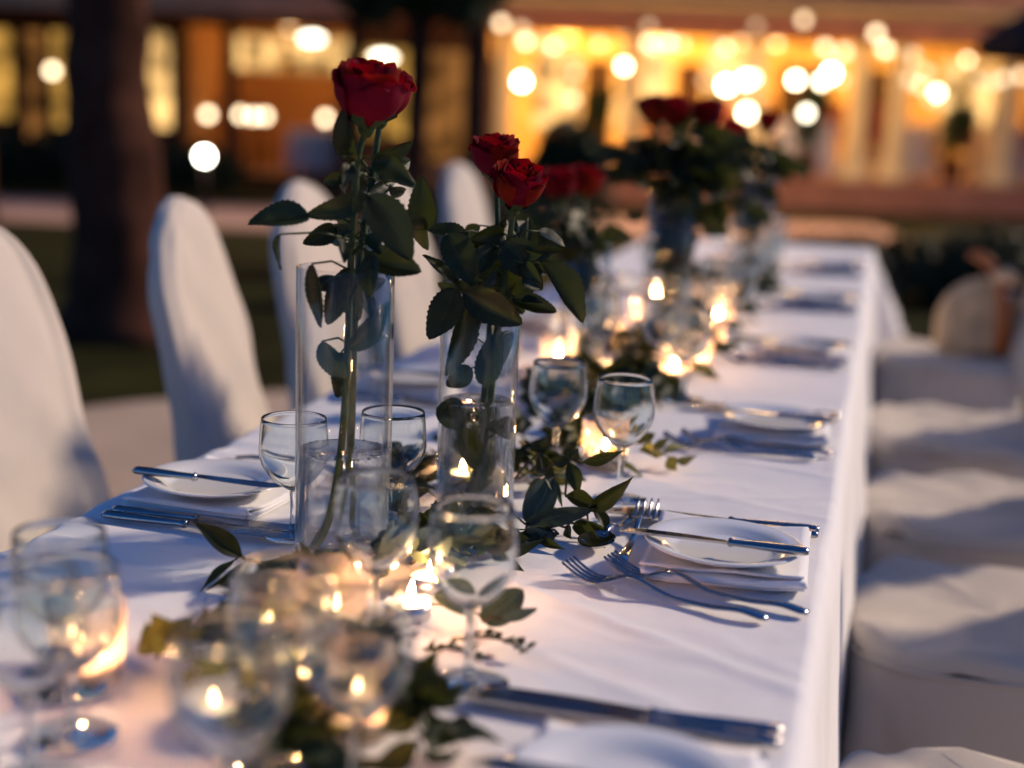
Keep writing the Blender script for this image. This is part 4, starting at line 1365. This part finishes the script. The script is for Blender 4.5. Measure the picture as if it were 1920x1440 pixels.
def petal_mesh(Rr, H, half, flare, curl, seed):
    nu, nv = 9, 10; v, uv = [], []
    for j in range(nv):
        t = j / (nv - 1)
        for i in range(nu):
            u = -1 + 2 * i / (nu - 1)
            wp_ = .30 + .70 * math.sin(PI * .5 * min(1, t / .55)) - .16 * max(0, (t - .75) / .25) ** 2
            a = u * half * wp_
            r = Rr * (.16 + .86 * math.sin(PI * .5 * min(1, t / .62)) ** .85) + Rr * flare * max(0, (t - .68) / .32) ** 1.8
            r += Rr * .10 * u * t
            z = H * (t - .20 * abs(u) ** 2.4 * t * t) - curl * H * max(0, (t - .82) / .18) ** 2
            nn = noise.noise(Vector((u * 2 + seed, t * 2, seed * 1.7)))
            r += Rr * .10 * nn * t * t; z += H * .05 * noise.noise(Vector((u * 3 + seed, 5, t))) * t
            v.append((r * math.cos(a), r * math.sin(a), z)); uv.append((i / (nu - 1), t))
    return mesh('petal', v, grid_faces(nu, nv), M_PETAL, uv=uv)


FR = .0245
LAYERS = [(5, 1.00, .94, 1.05, .13, .10, 0), (5, .90, 1.02, 1.02, .08, .05, .6), (4, .76, 1.05, 1.10, .05, .03, .2), (4, .58, 1.04, 1.15, .03, .02, .9), (3, .38, 1.02, 1.35, .03, .0, .4), (3, .20, .99, 1.6, .0, .0, 1.2)]
PET = [[petal_mesh(FR * r, .049 * h, half, fl, cu, 3.1 * k + 7.7 * j) for j in range(2)] for k, (n, r, h, half, fl, cu, o_) in enumerate(LAYERS)]
hv, hf = lathe([(.0035, -.008), (.0065, -.004), (.0075, .000), (.0045, .004), (.0005, .005)], 14)
for k in range(5):      # sepals
    a = 2 * PI * k / 5
    pts_ = [(0.006, 0.0), (.0145, .006), (.0165, .016), (.0185, .026 - .012 * (k % 2))]
    for (r0, z0), (r1, z1), w0, w1 in zip(pts_[:-1], pts_[1:], (.005, .006, .004), (.006, .004, .0005)):
        c_, s_ = math.cos(a), math.sin(a); b0 = len(hv)
        hv += [(r0 * c_ - w0 * s_, r0 * s_ + w0 * c_, z0), (r0 * c_ + w0 * s_, r0 * s_ - w0 * c_, z0), (r1 * c_ + w1 * s_, r1 * s_ - w1 * c_, z1), (r1 * c_ - w1 * s_, r1 * s_ + w1 * c_, z1)]
        hf.append((b0, b0 + 1, b0 + 2, b0 + 3))
HIP = mesh('flower_base', hv, hf, M_SEPAL)


def rose(stem, label, direction, size, seed, leaves=None, kind='rose', group=None, rad=(.0045, .003), stalks=True):
    rnd = random.Random(seed)
    stem = [Vector((p[0], p[1], max(p[2], TZ + .016))) for p in stem]
    o = thing('rose', label, 'rose', stem[0], group)
    pts = smooth_path(stem, 5); n = len(pts)
    v, f = tube(pts, [rad[0] + (rad[1] - rad[0]) * i / (n - 1) for i in range(n)], 10)
    so = add('stem', mesh('stem', v, f, M_STEM), o, Matrix.Identity(4))
    d = Vector(direction).normalized()
    q = Vector((0, 0, 1)).rotation_difference(d).to_matrix().to_4x4()
    FM = Matrix.Translation(stem[-1]) @ q @ Matrix.Rotation(rnd.random() * 6, 4, 'Z') @ Matrix.Scale(size, 4)
    fo = add('flower_base', HIP, o, FM)
    for k, (cnt, r, h, half, fl, cu, ofs) in enumerate(LAYERS):
        for j in range(cnt):
            a = ofs + 2 * PI * j / cnt + rnd.uniform(-.12, .12)
            add('petal', PET[k][(j + k) % 2], fo, FM @ Matrix.Rotation(a, 4, 'Z') @ Matrix.Rotation(rnd.uniform(-.04, .07), 4, 'Y'))
    for i, (b, t, w, roll) in enumerate(leaves or []):
        put_leaf(o, kind, b, t, w, roll, i)
        if stalks:
            bv = Vector(b); q = min(pts, key=lambda k_: (k_ - bv).length + .6 * max(0, k_.z - bv.z + .01))
            if (q - bv).length > .004:
                md_ = q.lerp(bv, .5) + Vector((0, 0, .006))
                add('leaf_stalk', mesh('leaf_stalk', *tube([q, md_, bv], [.0013, .0011, .0009], 6), M_STEM), o, Matrix.Identity(4))
    return o


def extra_leaves(stem, lo, hi, n, seed, ln=(.022, .038)):
    rnd = random.Random(seed); pts = smooth_path(stem, 6); out = []
    pts = [p for p in pts if lo < p.z < hi]
    for k in range(n):
        p = rnd.choice(pts); a = rnd.random() * 6.28
        d = Vector((math.cos(a), math.sin(a), rnd.uniform(-.5, .6))).normalized()
        b = p + d * rnd.uniform(.012, .035); L = rnd.uniform(*ln)
        d2 = (d + Vector((rnd.uniform(-.5, .5), rnd.uniform(-.5, .5), rnd.uniform(-.9, .1)))).normalized()
        out.append((tuple(b), tuple(b + d2 * L), L * rnd.uniform(.5, .68), rnd.uniform(-55, 55)))
    return out


rose(STEM_A1, 'tall dark red rose in the tall vase, the stem bending low in the water', (.12, -.14, 1), 1.22, 1, ROSE_LEAVES_A[0::2] + extra_leaves(STEM_A1, 1.02, 1.15, 11, 5))
rose(STEM_A2, 'red rose behind the tallest one, leaning right in the same tall vase', (.12, .1, 1), 1.0, 2, ROSE_LEAVES_A[1::2] + extra_leaves(STEM_A2, 1.03, 1.14, 11, 6))
rose(STEM_B1, 'bright red rose in the shorter vase, nearer bloom of the pair', (.22, -.25, 1), 1.02, 3, ROSE_LEAVES_B[0::2] + extra_leaves(STEM_B1, .97, 1.07, 11, 7))
rose(STEM_B2, 'dark red rose behind the bright one in the shorter vase', (-.05, -.1, 1), .98, 4, ROSE_LEAVES_B[1::2] + extra_leaves(STEM_B2, .97, 1.09, 11, 8))
# leaf stalks joining leaflets to the stems are modelled with the sprigs below


def far_arrangement(data, r, label, rl, seed, spread=.05, nleaf=60, droop_to=.0):
    (x, y), h, heads = data
    rnd = random.Random(seed)
    vase(x, y, h, r, h * .42, label)
    for k, hd in enumerate(heads):
        hd = Vector(hd)
        base = Vector((x + rnd.uniform(-.02, .02), y + rnd.uniform(-.02, .02), TZ + .02))
        rimp = Vector((x + (hd.x - x) * .35, y + (hd.y - y) * .35, TZ + h))
        rimp.x = max(x - r * .7, min(x + r * .7, rimp.x)); rimp.y = max(y - r * .7, min(y + r * .7, rimp.y))
        st = [base, base.lerp(rimp, .5), rimp, rimp.lerp(hd, .6) + Vector((0, 0, .005)), hd]
        lv = []
        top = hd.z - .02
        for j in range(nleaf):
            z = TZ + h * .45 + (top - TZ - h * .45) * rnd.random()
            c = st[2].lerp(hd, max(0, (z - TZ - h) / max(.01, hd.z - TZ - h))) if z > TZ + h else base.lerp(rimp, (z - TZ) / h)
            c = Vector((c.x, c.y, z))
            a = rnd.random() * 6.28; ln = rnd.uniform(.035, .065) if z > TZ + h else .03
            off = .0 if z > TZ + h else 0
            b = c + Vector((math.cos(a), math.sin(a), .2)) * (rnd.uniform(.005, spread) if z > TZ + h else .004)
            if z > TZ + h and rnd.random() < .35: b.z -= droop_to * rnd.random() * min(1, math.hypot(b.x - c.x, b.y - c.y) / .04)
            if z > TZ + h: ln *= 1 + spread * 3
            lv.append((b, b + Vector((math.cos(a), math.sin(a), rnd.uniform(-.7, .5))).normalized() * ln, ln * .62, rnd.uniform(-60, 60)))
        rose(st, rl[k], (rnd.uniform(-.25, .25), rnd.uniform(-.25, .1), 1), 1.15, seed + k, lv, stalks=False)


far_arrangement(VASE_C, .043, 'clear cylinder vase of the third pair of roses', ['out of focus red rose low behind the bright pair', 'dim red rose beside the dark shrub'], 40, .08, 70, .08)
far_arrangement(VASE_D, .047, 'clear vase holding a blurred bunch of four roses', ['blurred dark rose at the left of the far bunch', 'blurred purple red rose second in the far bunch', 'blurred red rose standing before the yellow lamp glow', 'blurred dark rose drooping at the right of the far bunch'], 50, .09, 80, .10)
far_arrangement(VASE_E, .047, 'farthest clear vase, near the table end', ['farthest blurred rose on a green stem', 'farthest blurred rose half hidden by the far bunch'], 60, .10, 80, .08)

# greenery ---------------------------------------------------------------------


def sprig_from_leaves(name, label, leaves, kind, start, rad=.0016):
    o = thing(name, label, 'greenery', Vector((start[0], start[1], TZ)))
    bases = [Vector((b[0], b[1], max(b[2], TZ + .006))) for b, t, w, r in leaves]
    s = Vector(start); s.z = max(s.z, TZ + .006)
    order = []; left = list(bases); cur = s
    while left:
        nx = min(left, key=lambda p: (p - cur).length); left.remove(nx); order.append(nx); cur = nx
    v, f = [], []
    prev = [s]
    for p in order:       # each leaf base hangs on the nearest earlier point
        q = min(prev, key=lambda k: (k - p).length)
        if (q - p).length > 1e-4:
            mid = q.lerp(p, .5) + Vector((0, 0, .003))
            v, f = join((v, f), tube([q, mid, p], [rad, rad * .9, rad * .8], 6))
        prev.append(p)
    add('twig', mesh('twig', v, f, M_TWIG), o, Matrix.Identity(4))
    for i, (b, t, w, roll) in enumerate(leaves):
        put_leaf(o, kind, b, t, w, roll, i)
    return o


sprig_from_leaves('ruscus_sprig', 'dark pointed leaf sprig spreading beside the sharp dessert fork', RUSCUS_A, 'ruscus', (.03, 1.56, TZ + .02))
sprig_from_leaves('eucalyptus_sprig', 'broad grey green eucalyptus leaves at the foot of the shorter vase', EUCALYPTUS_A, 'euc', (.045, 1.46, TZ + .012))
sprig_from_leaves('ruscus_sprig', 'dark leaf sprig poking out toward the stacked knives', RUSCUS_B, 'ruscus', (-.03, 1.16, TZ + .012))
sprig_from_leaves('eucalyptus_sprig', 'round grey green leaves lying behind the slim stemmed glass', EUCALYPTUS_B, 'euc', (.06, 1.15, TZ + .012))


def sprig(p0, p1, nl, ln, wd, kind, label, seed, lift=.03, name='ruscus_sprig', group=None):
    rnd = random.Random(seed)
    a, b = Vector((*p0, TZ + .006)), Vector((*p1, TZ + .010))
    o = thing(name, label, 'greenery', Vector((p0[0], p0[1], TZ)), group)
    side = Vector((-(b - a).y, (b - a).x, 0)).normalized()
    bend = rnd.uniform(-.2, .2) * (b - a).length
    pts = [a.lerp(b, t) + side * bend * math.sin(PI * t) + Vector((0, 0, lift * math.sin(PI * t))) for t in [i / 10 for i in range(11)]]
    add('twig', mesh('twig', *tube(pts, [.0018 - .001 * i / 10 for i in range(11)], 6), M_TWIG), o, Matrix.Identity(4))
    for i in range(nl):
        t = .08 + .92 * i / nl
        p = pts[0].lerp(pts[-1], 0)
        k = min(9, int(t * 10)); p = pts[k].lerp(pts[k + 1], t * 10 - k)
        d = (pts[k + 1] - pts[k]).normalized()
        s = 1 if i % 2 else -1
        dr = (d * .7 + side * s * rnd.uniform(.5, 1.1) + Vector((0, 0, rnd.uniform(-.15, .8)))).normalized()
        L = ln * rnd.uniform(.7, 1.2)
        put_leaf(o, kind, p, p + dr * L, wd * rnd.uniform(.8, 1.2), rnd.uniform(-70, 70), i)
    return o


SPR = [  # start, end, leaves, leaf length, leaf width, kind, label
    ((.02, 1.62), (.075, 1.50), 20, .030, .012, 'gold', 'small leaved golden green sprig packed against the shorter vase'),
    ((.00, 1.70), (.09, 1.60), 22, .032, .013, 'ruscus', 'dense dark sprig behind the shorter vase'),
    ((.05, 1.82), (.20, 1.76), 20, .036, .016, 'gold', 'yellow lit sprig around the tealight behind the gold lit glass'),
    ((.02, 1.90), (.13, 1.70), 18, .036, .017, 'gold', 'golden sprig glowing behind the pair of empty glasses'),
    ((-.09, 1.62), (-.03, 1.78), 16, .030, .014, 'ruscus', 'little dark sprig between the two front vases'),
    ((-.02, 1.36), (.03, 1.28), 14, .030, .014, 'ruscus', 'yellowing sprig at the back of the tall vase'),
    ((-.02, 1.20), (.06, 1.24), 14, .034, .016, 'euc', 'grey green sprig between the tall vase and the tealight'),
    ((.10, 1.09), (.17, 1.075), 16, .014, .005, 'ruscus', 'tiny dried leaf twig on the cloth by the slim stemmed glass'),
    ((.085, 1.06), (.14, 1.04), 14, .013, .005, 'ruscus', 'tiny dried leaf twig below the tealight'),
    ((-.09, 1.02), (.0, .97), 12, .034, .017, 'ruscus', 'dark leaf sprig near the blurred glasses, toward the tree side'),
    ((-.05, 1.14), (-.01, 1.00), 16, .036, .018, 'ruscus', 'dark sprig running between tealight and near candles'),
    ((.09, .97), (.15, .86), 18, .036, .018, 'ruscus', 'dark blurred sprig beside the near dinner knives'),
    ((.06, .95), (.10, .84), 16, .040, .020, 'ruscus', 'dark blurred sprig under the nearest wine glass'),
    ((.02, .84), (.055, .90), 5, .060, .024, 'gold', 'big blurred olive leaves before the nearest tealight'),
    ((-.06, 1.95), (.03, 2.12), 22, .045, .022, 'ruscus', 'dark sprig on the cloth behind the golden sprigs'),
    ((.10, 2.02), (.04, 1.88), 20, .042, .02, 'ruscus', 'dark bushy sprig beyond the gold lit tealight'),
    ((.12, 2.10), (.07, 2.30), 22, .05, .024, 'ruscus', 'bushy dark sprig beside the second right napkin'),
    ((-.10, 2.55), (.02, 2.50), 20, .05, .024, 'ruscus', 'bushy dark sprig round the third pair of roses'),
    ((.05, 2.70), (.14, 2.62), 20, .05, .024, 'ruscus', 'bushy dark sprig beside the bunch of four roses'),
    ((.06, 3.05), (.14, 3.15), 20, .05, .024, 'ruscus', 'bushy sprig beyond the bunch of four roses'),
    ((-.04, 3.6), (.06, 3.5), 20, .05, .024, 'ruscus', 'bushy sprig before the farthest vase'),
    ((.00, 4.1), (.12, 4.0), 18, .05, .024, 'ruscus', 'bushy sprig beyond the farthest vase'),
    ((-.10, 1.12), (-.03, 1.05), 16, .034, .016, 'ruscus', 'dark sprig lying before the tall vase'),
    ((.00, 1.02), (.07, .94), 18, .034, .016, 'ruscus', 'dark sprig between the near wine glasses'),
    ((-.03, 1.09), (-.08, .98), 18, .034, .016, 'ruscus', 'dark sprig on the tree side of the near candles'),
    ((-.05, .95), (.02, .90), 18, .036, .017, 'ruscus', 'dark sprig right behind the brightest tealight'),
    ((.05, .98), (.11, .93), 20, .036, .017, 'ruscus', 'bushy dark sprig before the slim stemmed glass'),
    ((.03, .86), (.10, .80), 18, .042, .020, 'ruscus', 'dark blurred sprig at the very near end'),
    ((.10, .93), (.17, .88), 16, .036, .017, 'ruscus', 'dark sprig touching the near dinner knife tips'),
    ((-.11, .97), (-.05, .92), 12, .036, .018, 'gold', 'olive sprig between the blurred goblets and near candle'),
    ((.03, 2.35), (.12, 2.20), 22, .05, .024, 'ruscus', 'blurred dark sprig left of the middle vase'),
    ((-.02, 2.25), (.06, 2.05), 22, .05, .024, 'ruscus', 'blurred dark sprig in the middle of the table'),
    ((.08, 2.55), (.13, 2.40), 18, .05, .022, 'ruscus', 'blurred dark sprig by the middle candles'),
    ((-.05, 2.95), (.08, 2.90), 18, .05, .024, 'ruscus', 'blurred dark sprig around the bunch of four roses'),
    ((.02, 3.4), (.12, 3.25), 18, .05, .024, 'ruscus', 'blurred sprig between the two far vases'),
    ((.04, 3.9), (.14, 3.75), 18, .05, .024, 'ruscus', 'blurred sprig round the farthest vase'),
    ((.00, 4.5), (.10, 4.3), 18, .05, .024, 'ruscus', 'blurred sprig near the far end of the table'),
]
for i, (a, b, n_, ln, wd, kd, lb) in enumerate(SPR):
    sprig(a, b, n_, ln, wd, kd, lb, 70 + i, lift=.004 if ln < .02 else .028, name={'euc': 'eucalyptus_sprig'}.get(kd, 'ruscus_sprig'))

rg_ = random.Random(321)
keep_out = [(-.075, 1.285), (.005, 1.485), VASE_C[0], VASE_D[0], VASE_E[0], (.046, 1.140), (.060, 1.10), (.040, 1.215), (.105, 1.735), (-.012, .872), (.10, 1.05)]
done = 0
while done < 32:
    y0 = .98 + 3.3 * ((done + rg_.random()) / 32) ** 1.5
    x0 = rg_.uniform(-.09, .06) + .012 * y0
    a_ = rg_.uniform(-1.2, 1.2) + (PI / 2 if rg_.random() < .6 else -PI / 2)
    L_ = rg_.uniform(.09, .15)
    x1, y1 = x0 + L_ * math.cos(a_) * .7, y0 + L_ * math.sin(a_)
    if any(min(math.hypot(x0 + (x1 - x0) * t - kx, y0 + (y1 - y0) * t - ky) for t in (0, .25, .5, .75, 1)) < .060 for kx, ky in keep_out): continue
    if not -.15 < x1 < .14: continue
    sprig((x0, y0), (x1, y1), 22, .036 + .004 * y0, .017 + .002 * y0, 'ruscus', 'dark leafy sprig laid in the runner along the table centre', 400 + done, lift=.02, group='sprigs of the table runner')
    done += 1

# candles ----------------------------------------------------------------------
CUP = mesh('cup', *lathe([(.0005, .0), (.0185, .0), (.0190, .001), (.0192, .0145), (.0188, .0145), (.0186, .002), (.0005, .001)], 36), M_TIN)
WAXM = mesh('wax', *lathe([(.0005, .0015), (.0184, .0015), (.0184, .0125), (.0172, .0128), (.008, .0116), (.0005, .0114)], 36), M_WAX)
WICKM = mesh('wick', *tube([(0, 0, .011), (.0004, 0, .016), (.001, 0, .019)], .0006, 6), M_WICK)
FLAMEM = mesh('flame', *lathe([(.0003, .0155), (.0021, .0180), (.0030, .0215), (.0027, .0260), (.0017, .0305), (.0007, .0345), (.0002, .0370)], 16), M_FLAME)
HOLD = mesh('votive_holder', *lathe([(.0005, 0), (.026, 0), (.028, .002), (.031, .062), (.0303, .0625), (.0296, .062), (.0268, .006), (.0005, .0055)], 44), M_THIN)


def tealight(x, y, label, holder=None, z=0.0, group=None, hgroup=None):
    zz = ZT + (.0062 if holder else 0) + z
    o = thing('tealight', label, 'candle', Matrix.Translation((x, y, zz)) @ Matrix.Rotation(random.random() * 6, 4, 'Z'), group)
    for n, m in (('cup', CUP), ('wax', WAXM), ('wick', WICKM)): add(n, m, o)
    fz = random.uniform(.62, .95)
    add('flame', FLAMEM, o, WM[o.name] @ Matrix.Translation((0, 0, .0155)) @ Matrix.Rotation(random.uniform(-.16, .16), 4, 'X') @ Matrix.Rotation(random.uniform(-.16, .16), 4, 'Y') @ Matrix.Diagonal((random.uniform(.85, 1.1), 1, fz, 1)) @ Matrix.Translation((0, 0, -.0155)))
    if holder:
        tag(add('votive_holder', HOLD, None, Matrix.Translation((x, y, ZT + z))), holder, 'candle holder', hgroup)
    return o


tealight(.046, 1.140, 'lit white tealight on the cloth behind the empty wine glasses')
tealight(-.012, .872, 'brightest lit tealight at the near end, before the olive leaves')
tealight(.105, 1.735, 'lit tealight glowing behind the gold lit wine glass', 'clear votive glass behind the gold lit wine glass')
tealight(.040, 1.215, 'lit tealight between tall vase and shorter vase')
tealight(-.040, 1.590, 'lit tealight close behind the shorter vase')
tealight(-.035, 1.020, 'lit tealight among the blurred glasses, toward the tree side', 'clear votive glass among the blurred glasses')
FC, FH = 'far blurred tealights', 'far blurred candle glasses'
for x, y in ((.12, 2.48), (-.06, 2.62), (.06, 2.60), (.02, 3.18), (.09, 3.28), (-.08, 3.30), (.03, 3.60), (.08, 4.20), (.02, 4.35), (.04, 4.62), (-.04, 4.75), (-.03, 2.10), (.10, 2.36), (.12, 2.70), (-.05, 2.95), (.10, 3.00), (.00, 3.85), (-.10, 2.36)):
    tealight(x, y, 'far blurred tealight in the garland down the table', 'far blurred clear candle glass in the garland', 0, FC, FH)
tealight(.035, .925, 'lit tealight between the near wine glasses', 'clear votive glass between the near wine glasses')
tealight(.000, 1.075, 'lit tealight behind the dark sprig and before the tall vase', 'clear votive glass before the tall vase')
tealight(.085, .905, 'lit tealight close to the near dinner knives', 'clear votive glass close to the near dinner knives')
tealight(-.145, .925, 'small lit tealight beside the blurred goblets', 'clear votive glass beside the blurred goblets')
